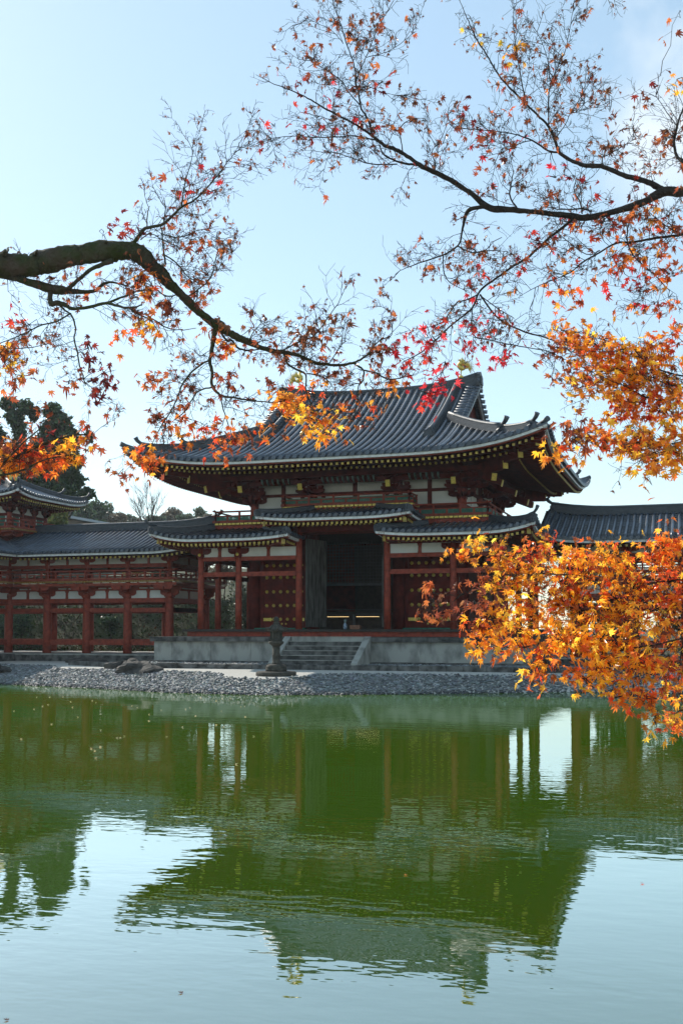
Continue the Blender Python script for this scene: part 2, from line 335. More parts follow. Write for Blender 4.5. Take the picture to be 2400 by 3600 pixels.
# ------------------------------------------------------------------ tiled roof slope
class Roof:
    """collects the meshes of one roof so that each becomes one part"""
    def __init__(s): s.tile = MB(); s.white = MB(); s.wood = MB(); s.raft = MB(); s.cap = MB(); s.ridge = MB()
    def build(s, parent, tag_=''):
        o = s.tile.build('roof_tiles', TILE, parent); s.white.build('eave_line', LEAD, o)
        s.ridge.build('ridge', RIDGE, o)
        s.wood.build('eave_boards', RED, parent); s.raft.join(s.cap, 1).build('gilt_tipped_rafters', [REDD, GOLDR], parent)
        return o
def slope(rf, O, e, n, t0, t1, smax, z0, prof, lift, smin=None, rows=0.33, rr=0.085, ns=14, nt_=None, rafters=None, soff=0.36, tiers=2, eave=True, overs=0.0):
    O = Vector((O[0], O[1], 0)); e = Vector((e[0], e[1], 0)); n = Vector((n[0], n[1], 0))
    if smin is None: smin = lambda t: 0.0
    def P(t, s, dz=0.0): return O + e * t + n * s + Vector((0, 0, z0 + prof(s) + lift(t, s) + dz))
    nt_ = nt_ or max(8, int((t1 - t0) / 0.33))
    ts = [t0 + (t1 - t0) * i / nt_ for i in range(nt_ + 1)]
    flip = e.cross(n).z < 0
    rf.tile.grid([[P(t, smin(t) + (smax(t) - smin(t)) * j / ns) for j in range(ns + 1)] for t in ts], True, flip)
    # courses of pan tiles and round tile rows
    k = int((t1 - t0) / rows); off = ((t1 - t0) - k * rows) / 2
    for i in range(k + 1):
        t = t0 + off + i * rows; a, b_ = smin(t), smax(t)
        if b_ - a < 0.25: continue
        m = max(3, int((b_ - a) / 0.55)); pts = [P(t, a + (b_ - a) * j / m - (0.10 if j == 0 and a == 0 else 0), 0.035) for j in range(m + 1)]
        rf.tile.tube(pts, rr, 8)
        if a == 0 and eave: rf.tile.tube([pts[0] - n * 0.03, pts[0] + n * 0.04], rr * 1.12, 10)
        # pan tile courses between the rows: small lips
        if i < k:
            c = t + rows / 2; a2, b2 = smin(c), smax(c); s_ = a2 + 0.02
            while s_ < b2 - 0.1:
                w_ = rows * 0.5 - rr * 0.7
                rf.tile.beam(P(c - w_, s_, 0.012), P(c + w_, s_, 0.012), 0.05, 0.035)
                s_ += 0.24
    if not eave: return P
    tt = [t for t in ts]
    def strip(mb, s_a, s_b, za, zb):
        mb.grid([[P(t, s_a) + Vector((0, 0, za)) - n * 0.0, P(t, s_a) + Vector((0, 0, zb)), P(t, s_a) + n * (s_b - s_a) + Vector((0, 0, zb)), P(t, s_a) + n * (s_b - s_a) + Vector((0, 0, za))] for t in tt], False, not flip)
        mb.grid([[P(t, s_a) + n * (s_b - s_a) + Vector((0, 0, za)), P(t, s_a) + Vector((0, 0, za))] for t in tt], False, not flip)
    strip(rf.tile, 0.0, 0.25, -0.075, -0.004)
    strip(rf.white, 0.03, 0.30, -0.19, -0.076)
    strip(rf.wood, 0.16, 0.40, -0.165 - soff * 0.55, -0.168)
    if rafters is None: return P
    sp, s1, s2, d1 = rafters               # spacing, flying tip s, base tip s, depth to wall
    base = -0.165 - soff * 0.55
    k = int((t1 - t0) / sp); off = ((t1 - t0) - k * sp) / 2; sz = 0.105
    g1, g2 = 0.13, 0.24
    lv = lambda t, s_: z0 + lift(t, 0) + base - sz / 2 - 0.01
    ends = [P(t, 0) for t in ts]
    def rz(t, s_, lo):   # rafter centre line height
        return (z0 + lift(t, 0.3) + base - 0.07 + g1 * (s_ - s1)) if not lo else (z0 + lift(t, 0.3) * 0.95 + base - 0.085 + g2 * (s_ - s2))
    for i in range(k + 1):
        t = t0 + off + i * sp; sm = min(smax(t) + 0.05, d1)
        a = O + e * t + n * s1; 
        if sm > s1 + 0.25:
            f_ = min(sm, s2 + 0.9)
            p0 = a + Vector((0, 0, rz(t, s1, 0))); p1 = O + e * t + n * f_ + Vector((0, 0, rz(t, f_, 0)))
            rf.raft.beam(p0, p1, sz, sz)
            rf.cap.beam(p0 - n * 0.03, p0 + n * 0.006, sz * 1.04, sz * 1.04)
        if tiers == 2:
            t2 = t
            if t2 < t1 and min(smax(t2), d1) > s2 + 0.3:
                f_ = min(smax(t2), d1)
                p0 = O + e * t2 + n * s2 + Vector((0, 0, rz(t2, s2, 1))); p1 = O + e * t2 + n * f_ + Vector((0, 0, rz(t2, f_, 1)))
                rf.raft.beam(p0, p1, sz, sz)
                rf.cap.tube([p0 - n * 0.03, p0 + n * 0.006], sz * 0.54, 10)
    # soffit boards lying on the rafters (two steps)
    def sof(sa, sb, lo, dz):
        g = [[O + e * t + n * min(max(sa + (sb - sa) * j / 5, smin(t)), max(smax(t), smin(t) + 0.02)) + Vector((0, 0, rz(t, min(max(sa + (sb - sa) * j / 5, smin(t)), max(smax(t), 0.02)), lo) + dz)) for j in range(6)] for t in ts]
        rf.raft.grid(g, False, not flip)
    if tiers == 2:
        sof(0.2, s2 + 0.35, 0, 0.075); sof(s2 + 0.1, d1, 1, 0.075)
    else: sof(0.2, d1, 0, 0.075)
    return P
def ridge_bar(rf, pts, w_=0.34, h_=0.42, cap=0.10, horn=True, endw=None, both=False, steps=3):
    """stacked ridge tiles along a polyline lying on the roof, an end tile and its horn at the last point"""
    pts = [Vector(p) for p in pts]
    for j in range(steps):
        z0 = h_ * j / steps; z1 = h_ * (j + 1) / steps - 0.012; ww = w_ * (1 - 0.10 * j)
        for a, b_ in zip(pts, pts[1:]):
            rf.ridge.beam(a + Vector((0, 0, (z0 + z1) / 2)), b_ + (b_ - a).normalized() * 0.01 + Vector((0, 0, (z0 + z1) / 2)), ww, z1 - z0)
            if j < steps - 1: rf.ridge.beam(a + Vector((0, 0, z1 + 0.006)), b_ + Vector((0, 0, z1 + 0.006)), ww - 0.04, 0.02)
    rf.ridge.tube([p + Vector((0, 0, h_ + cap * 0.35)) for p in pts], cap, 8)
    ends = [(pts[-1], (pts[-1] - pts[-2]))] + ([(pts[0], pts[0] - pts[1])] if both else [])
    for p, d in ends:
        dh = Vector((d.x, d.y, 0)).normalized(); sd = Vector((-dh.y, dh.x, 0)); ew = (endw or w_ * 1.5)
        poly = [(-ew * .55, -0.12), (ew * .55, -0.12), (ew * .62, 0.06), (ew * .45, h_ * 0.55), (ew * .5, h_ * .95), (ew * .22, h_ * 1.12), (0, h_ * 1.3), (-ew * .22, h_ * 1.12), (-ew * .5, h_ * .95), (-ew * .45, h_ * .55), (-ew * .62, 0.06)]
        rf.ridge.prism(poly, p + dh * 0.06, sd, (0, 0, 1), dh, 0.14)
        rf.ridge.prism([(a_ * .6, b_ * .6 + .05) for a_, b_ in poly], p + dh * 0.15, sd, (0, 0, 1), dh, 0.08)
        if horn:
            q = p + dh * 0.02 + Vector((0, 0, h_ + 0.02))
            rf.ridge.tube([q - dh * 0.25, q + dh * 0.08 + Vector((0, 0, 0.05)), q + dh * 0.24 + Vector((0, 0, 0.16)), q + dh * 0.34 + Vector((0, 0, 0.31))], [cap * .9, cap * .9, cap * 1.0, cap * 1.25], 10)
def railing(mb, p0, p1, z, h_=0.62, posts=6, over=0.18, mbg=None, mbc=None, capsp=0.21):
    p0 = Vector((p0[0], p0[1], z)); p1 = Vector((p1[0], p1[1], z)); d = (p1 - p0).normalized(); L_ = (p1 - p0).length
    up = Vector((0, 0, 1)); sd = Vector((-d.y, d.x, 0))
    for i in range(posts + 1):
        q = p0 + d * (L_ * i / posts); mb.beam(q, q + up * (h_ if i % 2 == 0 else h_ * .62), 0.085, 0.085, up=d)
    mb.tube([p0 - d * over + up * (h_ + .05), p0 + up * h_, p1 + up * h_, p1 + d * over + up * (h_ + .05)], 0.042, 8)
    mb.beam(p0 - d * over + up * h_ * .62, p1 + d * over + up * h_ * .62, 0.06, 0.055)
    mb.beam(p0 - d * over + up * .07, p1 + d * over + up * .07, 0.09, 0.11)
    if mbg:
        for a in range(5): mbg.beam(p0 + up * (.14 + .05 * a) + sd * 0.004 * (a % 2), p1 + up * (.14 + .05 * a) + sd * 0.004 * (a % 2), 0.02, 0.043)
    if mbc:
        k = int(L_ / capsp)
        for i in range(k):
            q = p0 + d * (L_ * (i + .5) / k) - up * 0.055
            mbc.beam(q - d * capsp * .41, q + d * capsp * .41, 0.30, 0.085)
def arm(mb, c, d, L_, w_=0.16, h_=0.2):
    """bracket arm: flat top, ends curving up"""
    d = Vector(d).normalized(); poly = [(-L_ / 2, h_), (-L_ / 2, h_ * .45), (-L_ * .44, h_ * .18), (-L_ * .33, 0), (L_ * .33, 0), (L_ * .44, h_ * .18), (L_ / 2, h_ * .45), (L_ / 2, h_)]
    mb.prism(poly, c, d, (0, 0, 1), Vector((-d.y, d.x, 0)), w_)
def block(mb, c, s_, h_):
    x, y, z = c; a = s_ / 2; b_ = a * .68
    mb.add([(x - b_, y - b_, z), (x + b_, y - b_, z), (x + b_, y + b_, z), (x - b_, y + b_, z), (x - a, y - a, z + h_ * .45), (x + a, y - a, z + h_ * .45), (x + a, y + a, z + h_ * .45), (x - a, y + a, z + h_ * .45),
            (x - a, y - a, z + h_), (x + a, y - a, z + h_), (x + a, y + a, z + h_), (x - a, y + a, z + h_)],
           [(3, 2, 1, 0), (0, 1, 5, 4), (1, 2, 6, 5), (2, 3, 7, 6), (3, 0, 4, 7), (4, 5, 9, 8), (5, 6, 10, 9), (6, 7, 11, 10), (7, 4, 8, 11), (8, 9, 10, 11)])
def bracket(mb, x, y, z, outs, s_=1.0, steps=3, reach=0.42, lat=1.15):
    block(mb, (x, y, z), .42 * s_, .26 * s_)
    for (ox, oy) in outs:
        o = Vector((ox, oy, 0)); lad = Vector((-oy, ox, 0)).normalized()
        for k in range(steps):
            c = Vector((x, y, 0)) + o * reach * k; zz = z + (.2 + .36 * k) * s_
            c.z = zz
            arm(mb, c, lad, lat * s_ * (1 + .12 * (k % 2)), .15 * s_, .2 * s_)
            for q in (-.42, 0, .42): block(mb, tuple(c + lad * q * lat * s_ + Vector((0, 0, .2 * s_))), .22 * s_, .16 * s_)
            if k < steps - 1 or steps == 1:
                arm(mb, Vector((x, y, zz)) + o * reach * (k + .5) * 0.5, o, reach * (k + 1) * 2 * .95 * s_ if steps > 1 else .9 * s_, .15 * s_, .2 * s_)
def plank_box(mb, x0, x1, y0, y1, z0, z1): mb.box(x0, x1, y0, y1, z0, z1)

def mk_lift(t0, t1, Lf, rngl, dep, right=True, left=True, p=3):
    def f(t, s):
        a = 1e9
        if left: a = min(a, t - t0)
        if right: a = min(a, t1 - t)
        return Lf * max(0.0, 1 - a / rngl) ** p * max(0.0, 1 - s / dep)
    return f
# ================================================================== stone platform, steps, terrace
pf = thing('stone_platform', (0, 6, 0.6), 'pale granite platform under the red temple hall, with a dark coping and stone stairs', 'platform')
m_ = MB(); m_.box(-8.45, 8.5, -2.1, 14.2, 0.85, 1.72); m_.build('platform_wall', STONE, pf)
m_ = MB()
for i in range(13):
    a = -8.6 + i * 1.326; m_.box(a, a + 1.318, -2.24, 14.3, 1.72, 1.93 - 0.004 * (i % 3))
m_.build('coping', STONED, pf, 'dark weathered coping stones')
m_ = MB()
for i in range(12): m_.box(-8.75 + i * 1.46, -8.75 + i * 1.46 + 1.45, -2.42, 14.4, 0.55, 0.86 - 0.005 * (i % 2))
m_.build('plinth', STONED, pf)
for i in range(9):
    xx = -7.6 + i * 1.95
    if not -2.2 < xx < 2.3: m_ = MB(); m_.box(xx - 0.055, xx + 0.055, -2.125, -2.0, 0.86, 1.72); m_.build('pilaster', STONE, pf)
for k in range(6):
    m_ = MB(); z1 = 1.93 - 0.196 * k
    for j, (a, b_) in enumerate([(-1.62, -0.55), (-0.545, 0.6), (0.605, 1.72)]): m_.box(a, b_, -2.25 - 0.34 * k, -2.25 - 0.34 * (k - 1) if k else -2.243, 0.55, z1 - 0.003 * j)
    st_ = m_.build('step', STONED if k else STONE, pf)
    m_ = MB(); m_.box(-1.63, 1.73, -2.275 - 0.34 * k, -2.252 - 0.34 * (k - 1) if k else -2.246, z1 + .001, z1 + .022); m_.build('tread', STONE, st_)  # paler slab paints in the step edges that the light leaves flat
for sx in (-1.93, 1.75):
    m_ = MB(); m_.prism([(-2.26, 1.96), (-4.25, 0.86), (-4.25, 0.55), (-2.26, 0.55)], (sx + 0.13, 0, 0), (0, 1, 0), (0, 0, 1), (1, 0, 0), 0.28)
    m_.build('stair_cheek', STONE, pf, 'sloping side stone of the stairs')
tr = MB(); tr.box(-8.9, 13, -4.62, -2.43, 0.4, 0.765)
g = tag(tr.build('gravel_terrace', PEBG), 'low gravel strip along the foot of the granite platform', 'terrace'); g['kind'] = 'structure'
kb = MB()
xx = -12.6
while xx < 13:
    l_ = random.uniform(0.5, 1.3); dz = random.uniform(-0.02, 0.02)
    yk = -4.64 if xx > -8.9 else -4.64 + (-8.9 - xx) * 0.62
    kb.beam((xx, yk - 0.14, 0.67 + dz), (xx + l_ - 0.02, (-4.64 if xx + l_ > -8.9 else -4.64 + (-8.9 - xx - l_) * 0.62) - 0.14, 0.67 + dz), 0.26, 0.28); xx += l_
tag(kb.build('stone_kerb', STONED), 'dark stone kerb edging the gravel strip above the pale sand', 'kerb')
pp = []
for i in range(2600):
    x_ = rng.uniform(-8.8, 12.9); y_ = rng.uniform(-4.55, -2.5)
    if -2.0 < x_ < 2.1 and y_ > -4.4: continue
    pp.append((x_, y_, 0.775))
ob = pebbles('terrace_gravel', pp, 0.04, 0.075); ob['kind'] = 'stuff'

# ================================================================== main hall
H = thing('temple_hall', (0, 5.9, 1.93), 'large red temple hall with a sweeping grey tiled roof beyond the pond', 'temple')
CXS = [-7.1, -5.15, -2.12, 2.12, 5.15, 7.1]; FZ = 2.27
# floor and red edge beam
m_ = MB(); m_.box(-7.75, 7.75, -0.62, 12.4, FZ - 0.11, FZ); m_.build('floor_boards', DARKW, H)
m_ = MB(); m_.box(-7.55, 7.55, -0.5, -0.25, 1.94, FZ - 0.115); m_.box(-7.55, -7.3, -0.245, 12.2, 1.94, FZ - 0.115); m_.box(7.3, 7.55, -0.245, 12.2, 1.94, FZ - 0.115); m_.build('floor_beam', RED, H)
# porch columns
def column_mesh(r, h, name, m):
    b_ = MB(); b_.lathe([(r * 1.04, 0), (r, h * .3), (r * .97, h * .75), (r * .9, h)], (0, 0, 0), 20)
    me = bpy.data.meshes.new(name); me.from_pydata(b_.v, [], b_.f); me.materials.append(m); me.polygons.foreach_set('use_smooth', b_.sm); return me
def put(name, me, x, y, z, parent):
    o = bpy.data.objects.new(name, me); COL.objects.link(o); o.parent = parent; q = ORG[parent.name]; o.location = (x - q[0], y - q[1], z - q[2]); ORG[o.name] = (0, 0, 0); return o
COLA = column_mesh(0.15, 3.85, 'porch_column', RED); COLT = column_mesh(0.155, 4.75, 'tall_porch_column', RED); COLB = column_mesh(0.30, 5.2, 'core_column', REDD)
for x in CXS:
    put('porch_column', COLT if abs(x) < 3 else COLA, x, 0, FZ, H)
for y in (1.95, 5.9, 9.85, 11.8):
    for x in (-7.1, 7.1): put('porch_column', COLA, x, y, FZ, H)
for x in CXS[1:5]: put('porch_column', COLA, x, 11.8, FZ, H)
for x in CXS[1:5]:
    for y in (1.95, 9.85): put('core_column', COLB, x, y, FZ, H)
for x in (-5.15, 5.15): put('core_column', COLB, x, 5.9, FZ, H)
# tie beams, lintels, plaster panels over the side bays
for a, b_ in [(-7.1, -5.15), (-5.15, -2.12), (2.12, 5.15), (5.15, 7.1)]:
    m_ = MB(); m_.box(a + .14, b_ - .14, -0.075, 0.075, 4.76, 4.97); m_.build('tie_beam', RED, H)
    m_ = MB(); m_.box(a + .14, b_ - .14, -0.09, 0.09, 5.50, 5.69); m_.build('lintel', RED, H)
    c = (a + b_) / 2
    for p, q in ((a + .12, c - .075), (c + .075, b_ - .12)):
        m_ = MB(); m_.box(p, q, -0.02, 0.02, 5.69, 6.12); m_.build('plaster_panel', WHITE, H)
    m_ = MB(); m_.prism([(-.09, 0), (.09, 0), (.075, .1), (.07, .3), (.12, .43), (-.12, .43), (-.07, .3), (-.075, .1)], (c, 0, 5.69), (1, 0, 0), (0, 0, 1), (0, 1, 0), .12); m_.build('strut', RED, H)
    m_ = MB(); m_.box(a, b_, -0.1, 0.1, 6.12, 6.30); m_.build('eave_beam', REDD, H)
for x in CXS:
    if abs(x) > 3:
        m_ = MB(); block(m_, (x, 0, 5.62), .34, .22); arm(m_, Vector((x, 0, 5.82)), (1, 0, 0), 1.05, .15, .28); m_.build('bracket', REDD, H)
        m_ = MB(); m_.lathe([(0.02, -.02), (.075, 0), (.085, .02), (.06, .05), (.02, .06)], (0, 0, 0), 8)
        m_.v = [(x + p[0], -0.18 - p[2], 5.80 + p[1]) for p in m_.v]; m_.build('gilt_boss', GOLD, H)
m_ = MB(); m_.box(-2.12, 2.12, -0.1, 0.1, 6.78, 7.0); m_.box(-2.12, 2.12, -0.08, 0.08, 7.0, 7.12); m_.build('portal_beam', REDD, H)
for sx in (-7.1, 7.1):
    for p, q in ((0, 1.95), (1.95, 5.9), (5.9, 9.85), (9.85, 11.8)):
        m_ = MB(); m_.box(sx - .075, sx + .075, p + .14, q - .14, 4.76, 4.97); m_.box(sx - .09, sx + .09, p + .14, q - .14, 5.50, 5.69); m_.build('side_beam', REDD, H)
        m_ = MB(); m_.box(sx - .02, sx + .02, p + .12, q - .12, 5.69, 6.12); m_.build('plaster_panel', WHITE, H)
# core walls (dark room inside)
m_ = MB()
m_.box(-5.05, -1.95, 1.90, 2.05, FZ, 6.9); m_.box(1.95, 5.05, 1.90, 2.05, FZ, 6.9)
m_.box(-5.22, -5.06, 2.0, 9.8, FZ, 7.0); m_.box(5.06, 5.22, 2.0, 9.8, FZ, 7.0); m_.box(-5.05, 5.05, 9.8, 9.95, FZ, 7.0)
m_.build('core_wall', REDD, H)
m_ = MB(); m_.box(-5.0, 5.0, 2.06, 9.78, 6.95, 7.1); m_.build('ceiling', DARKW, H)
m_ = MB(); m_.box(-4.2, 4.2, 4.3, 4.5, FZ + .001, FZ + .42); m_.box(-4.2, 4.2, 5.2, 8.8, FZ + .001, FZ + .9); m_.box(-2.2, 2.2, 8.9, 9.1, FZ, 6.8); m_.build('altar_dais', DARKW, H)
# doors with gilt studs
def door(x0, x1, y, z0, z1, name='door'):
    m_ = MB(); c = (x0 + x1) / 2; m_.box(x0, c - .006, y - .05, y, z0, z1); m_.box(c + .006, x1, y - .05, y, z0, z1)
    d = m_.build(name, REDD, H, 'closed red double door with rows of gilt studs')
    nx = 6
    for zz in (2.75, 3.41, 4.08, 4.77, 5.35):
        for i in range(nx):
            xx = x0 + .17 + (x1 - x0 - .34) * i / (nx - 1)
            if zz < 2.8 and i in (0, nx - 1): continue
            s_ = MB(); n0 = len(s_.v); s_.lathe([(.088, 0), (.088, .02), (.05, .03), (.045, .05), (.01, .065)], (0, 0, 0), 6)
            s_.v[n0:] = [(xx + p[0], y - .05 - p[2], zz + p[1]) for p in s_.v[n0:]]; s_.build('stud', GOLD, d)
    for sg, xe in ((1, x0), (-1, x1)):
        a = [(0, -.075), (.30, -.075), (.40, -.09), (.45, 0), (.40, .09), (.30, .075), (0, .075)]
        s_ = MB(); s_.prism([(p * sg, q) for p, q in a], (xe, y - .055, 2.74), (1, 0, 0), (0, 0, 1), (0, 1, 0), .03); s_.build('gilt_hinge', GOLD, d)
    k = MB()
    for sg in (-1, 1):
        n0 = len(k.v); k.lathe([(.05, 0), (.05, .02), (.02, .05)], (0, 0, 0), 8); k.v[n0:] = [(c + sg * .1 + p[0], y - .05 - p[2], 2.53 + p[1]) for p in k.v[n0:]]
    k.build('handle', GOLD, d)
    f_ = MB(); f_.box(x0 - .12, x0, y - .09, y + .02, z0, z1 + .1); f_.box(x1, x1 + .12, y - .09, y + .02, z0, z1 + .1); f_.box(x0, x1, y - .09, y + .02, z1, z1 + .1); f_.build('door_frame', REDD, d)
door(-4.62, -2.50, 1.86, FZ + .09, 5.60); door(2.62, 4.68, 1.86, FZ + .09, 5.60)
m_ = MB()
for x0 in (-5.0, 2.4): m_.box(x0, x0 + 2.6, 1.55, 1.80, FZ + .001, FZ + .07)
m_.build('door_sill', GREEN, H)
# open weathered door leaves
def leaf(p0, p1, nm):
    m_ = MB(); a = Vector((*p0, 0)); b_ = Vector((*p1, 0)); d = (b_ - a)
    for i in range(5): m_.beam(a + d * (i / 5 + .001) + Vector((0, 0, 4.42)), a + d * ((i + 1) / 5 - .004) + Vector((0, 0, 4.42)), .07, 4.1)
    o = m_.build('open_door_leaf', DOORW, H, nm)
    b2 = MB(); nrm = Vector((-d.y, d.x, 0)).normalized() * (-1 if d.y * 0 - d.x < 0 else 1)
    for zz in (2.75, 6.1): b2.beam(a + Vector((0, 0, zz)) + nrm * 0, b_ + Vector((0, 0, zz)), .10, .12)
    b2.build('ledge', DOORW, o)
leaf((-1.40, 1.75), (-1.83, 0.16), 'weathered grey wooden door leaf standing open on the left of the dark entrance')
leaf((1.62, 1.75), (1.86, 0.16), 'weathered grey wooden door leaf standing open on the right of the dark entrance')
# lattice screen and beams deep in the entrance
m_ = MB()
for i in range(34): m_.beam((-2.6 + i * .16, 4.0, 4.56), (-2.6 + i * .16, 4.0, 6.6), .022, .022, up=(0, 1, 0))
for i in range(13): m_.beam((-2.7, 4.0, 4.6 + i * .16), (2.8, 4.0, 4.6 + i * .16), .022, .022)
lt = m_.build('lattice_screen', LATW, H)
m_ = MB(); m_.box(-2.7, 2.8, 3.94, 4.06, 4.42, 4.55); m_.build('lattice_rail', LATW, lt)
m_ = MB(); m_.box(-2.3, 2.3, 3.0, 3.05, 2.98, 3.02); m_.box(-2.3, 2.3, 3.0, 3.05, 3.2, 3.23); m_.box(-.5, -.38, 3.1, 3.2, FZ, 3.0); m_.build('inner_rail', LATW, H)
for a, b_ in ((-2.11, -.99), (-.60, .57)):
    m_ = MB(); m_.box(a, b_, 4.0, 4.03, 2.878, 2.898); m_.build('light_strip', LITS, H, 'glowing warm light strip inside the dark entrance')

# lower roofs
def mok(x0, x1, z0, run, lft, lftin, rgt, Ye=-1.72, tiers=2, side_l=None, side_r=None):
    rf = Roof(); c = (x0 + x1) / 2; T = (x1 - x0) / 2
    prof = lambda s: 0.20 * s + 0.012 * s * s
    def lift(t, s):
        return (lft * max(0, 1 - (t + T) / 2.6) ** 2.5 + rgt * max(0, 1 - (T - t) / 2.6) ** 2.5) * max(0, 1 - s / 3)
    hipl, hipr = side_l is not None, side_r is not None
    sm = lambda t: max(0.02, min(run, (t + T) if hipl else run, (T - t) if hipr else run))
    slope(rf, (c, Ye), (1, 0), (0, 1), -T, T, run, z0, prof, lift, None, rows=0.29, rr=0.075, ns=6) if False else None
    P = slope(rf, (c, Ye), (1, 0), (0, 1), -T, T, sm, z0, prof, lift, None, rows=0.29, rr=0.075, ns=6, rafters=(0.225, .22, .75, 1.9), soff=.16, tiers=tiers)
    for side, sx, xe, lf in ((side_l, -1, x0, lft), (side_r, 1, x1, rgt)):
        if side is None: continue
        y1, r2 = side; cy = (Ye + y1) / 2; Ty = (y1 - Ye) / 2
        back = y1 > 6
        e = (0, sx * 1.0)
        def lift2(t, s, sx=sx, lf=lf, Ty=Ty, back=back):
            a = (t * sx + Ty); b_ = Ty - t * sx
            return (lf * max(0, 1 - a / 2.6) ** 2.5 + (lf * max(0, 1 - b_ / 2.6) ** 2.5 if back else 0)) * max(0, 1 - s / 3)
        def sm2(t, sx=sx, Ty=Ty, r2=r2, back=back):
            return max(0.02, min(r2, t * sx + Ty, (Ty - t * sx) if back else r2))
        slope(rf, (xe, cy), e, (-sx, 0), -Ty, Ty, sm2, z0, prof, lift2, None, rows=0.29, rr=0.075, ns=6, rafters=(0.225, .22, .75, 1.9 if back else 1.2), soff=.16, tiers=tiers)
        n_ = 8; hp = [Vector((xe - sx * d, Ye + d, z0 + prof(d) + lf * max(0, 1 - d / 2.6) ** 2.5 * max(0, 1 - d / 3) + .02)) for d in [min(run, r2) * (1 - i / n_) + .12 * i / n_ for i in range(n_ + 1)]]
        ridge_bar(rf, hp, .2, .17 if not back else .24, .065, horn=back, endw=.34, steps=2)
        # gilt end of the corner rafter
        cb = Vector((xe - sx * .32, Ye + .32, z0 + lf * .75 - .36)); rf.wood.beam(cb, cb + Vector((-sx * 1.3, 1.3, .02)), .17, .2)
        dv = Vector((sx, -1, 0)).normalized(); rf.cap.beam(cb - dv * .02, cb + dv * .03, .18, .24)
    return rf
rf = mok(-9.0, -2.05, 6.50, 3.0, .36, 0, .15, side_l=(13.5, 3.0), side_r=(0.3, 1.9)); o = rf.build(H); o['label'] = 'grey tiled pent roof over the left bays of the hall'
rf = mok(2.05, 9.0, 6.50, 3.0, .15, 0, .36, side_l=(0.3, 1.9), side_r=(13.5, 3.0)); o = rf.build(H); o['label'] = 'grey tiled pent roof over the right bays of the hall'
rf = mok(-3.62, 3.62, 7.32, 2.3, .16, 0, .16, side_l=(0.5, 2.1), side_r=(0.5, 2.1)); o = rf.build(H); o['label'] = 'raised grey tiled roof over the central entrance'
rf = Roof(); pr = lambda s: 0.20 * s + .012 * s * s
slope(rf, (0, 13.5), (-1, 0), (0, -1), -9, 9, lambda t: max(.02, min(3.0, 9 - abs(t))), 6.5, pr, mk_lift(-9, 9, .36, 2.6, 3, p=2.5), rows=.29, rr=.075, ns=4, soff=.16, rafters=(.45, .22, .75, 1.9)); rf.build(H)
# upper storey
m_ = MB()
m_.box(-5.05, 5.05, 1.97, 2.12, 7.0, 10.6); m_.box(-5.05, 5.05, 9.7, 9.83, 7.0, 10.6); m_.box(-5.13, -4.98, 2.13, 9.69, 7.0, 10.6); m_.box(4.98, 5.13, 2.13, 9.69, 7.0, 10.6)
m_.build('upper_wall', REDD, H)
COLU = column_mesh(0.22, 2.1, 'upper_column', RED)
for x in CXS[1:5]:
    for y in (1.95, 9.85): put('upper_column', COLU, x, y, 7.2, H)
for x in (-5.15, 5.15): put('upper_column', COLU, x, 5.9, 7.2, H)
def panels(pts, fix, axis_, lev):
    for a, b_ in pts:
        c = (a + b_) / 2
        for p, q in ((a + .1, c - .1), (c + .1, b_ - .1)):
            for z0, z1 in lev:
                m_ = MB()
                if axis_ == 'x': m_.box(p, q, fix - .02, fix + .02, z0, z1)
                else: m_.box(fix - .02, fix + .02, p, q, z0, z1)
                m_.build('plaster_panel', WHITE, H)
LV = ((8.07, 8.68), (8.83, 9.38))
panels([(-5.15, -2.12), (-2.12, 2.12), (2.12, 5.15)], 1.945, 'x', LV)
panels([(1.95, 5.9), (5.9, 9.85)], 5.155, 'y', LV); panels([(1.95, 5.9), (5.9, 9.85)], -5.155, 'y', LV)
for a, b_ in [(-5.15, -2.12), (-2.12, 2.12), (2.12, 5.15)]:
    m_ = MB(); m_.box(a, b_, 1.84, 1.97, 8.69, 8.82); m_.box(a, b_, 1.83, 1.96, 7.92, 8.06); m_.box(a, b_, 1.80, 1.96, 9.39, 9.58); m_.build('wall_beam', REDD, H)
    c = (a + b_) / 2; m_ = MB(); m_.box(c - .09, c + .09, 1.85, 1.96, 8.06, 9.4); m_.build('post', REDD, H)
for sx in (-5.15, 5.15):
    m_ = MB(); s_ = 1 if sx > 0 else -1
    for z0, z1, d in ((8.69, 8.82, .12), (7.92, 8.06, .13), (9.39, 9.58, .16)): m_.box(min(sx, sx + s_ * d), max(sx, sx + s_ * d), 1.97, 9.83, z0, z1)
    m_.build('wall_beam', REDD, H)
# bracket sets
for x in CXS[1:5]:
    m_ = MB(); outs = [(0, -1)]
    if abs(x) > 5: outs = [(0, -1), (1 if x > 0 else -1, 0), ((1 if x > 0 else -1) * .95, -.95)]
    bracket(m_, x, 1.95, 8.18, outs, 1.02, 3, .46, 1.25)
    # tail rafter
    m_.beam((x, 2.4, 9.72), (x, 0.10, 8.93), .2, .26)
    if abs(x) > 5:
        sg = 1 if x > 0 else -1
        m_.beam((x - sg * .4, 1.95, 9.85), (sg * 7.0, 1.95, 8.95), .2, .26)
    b_ = m_.build('bracket_set', REDD, H)
    k = MB(); k.beam((x, 0.10, 8.91), (x, 0.06, 8.897), .21, .31); k.build('gilt_cap', GOLD, b_)
    if abs(x) > 5: k = MB(); k.beam((sg * 7.0, 1.95, 8.93), (sg * 7.04, 1.95, 8.92), .21, .31); k.build('gilt_cap', GOLD, b_)
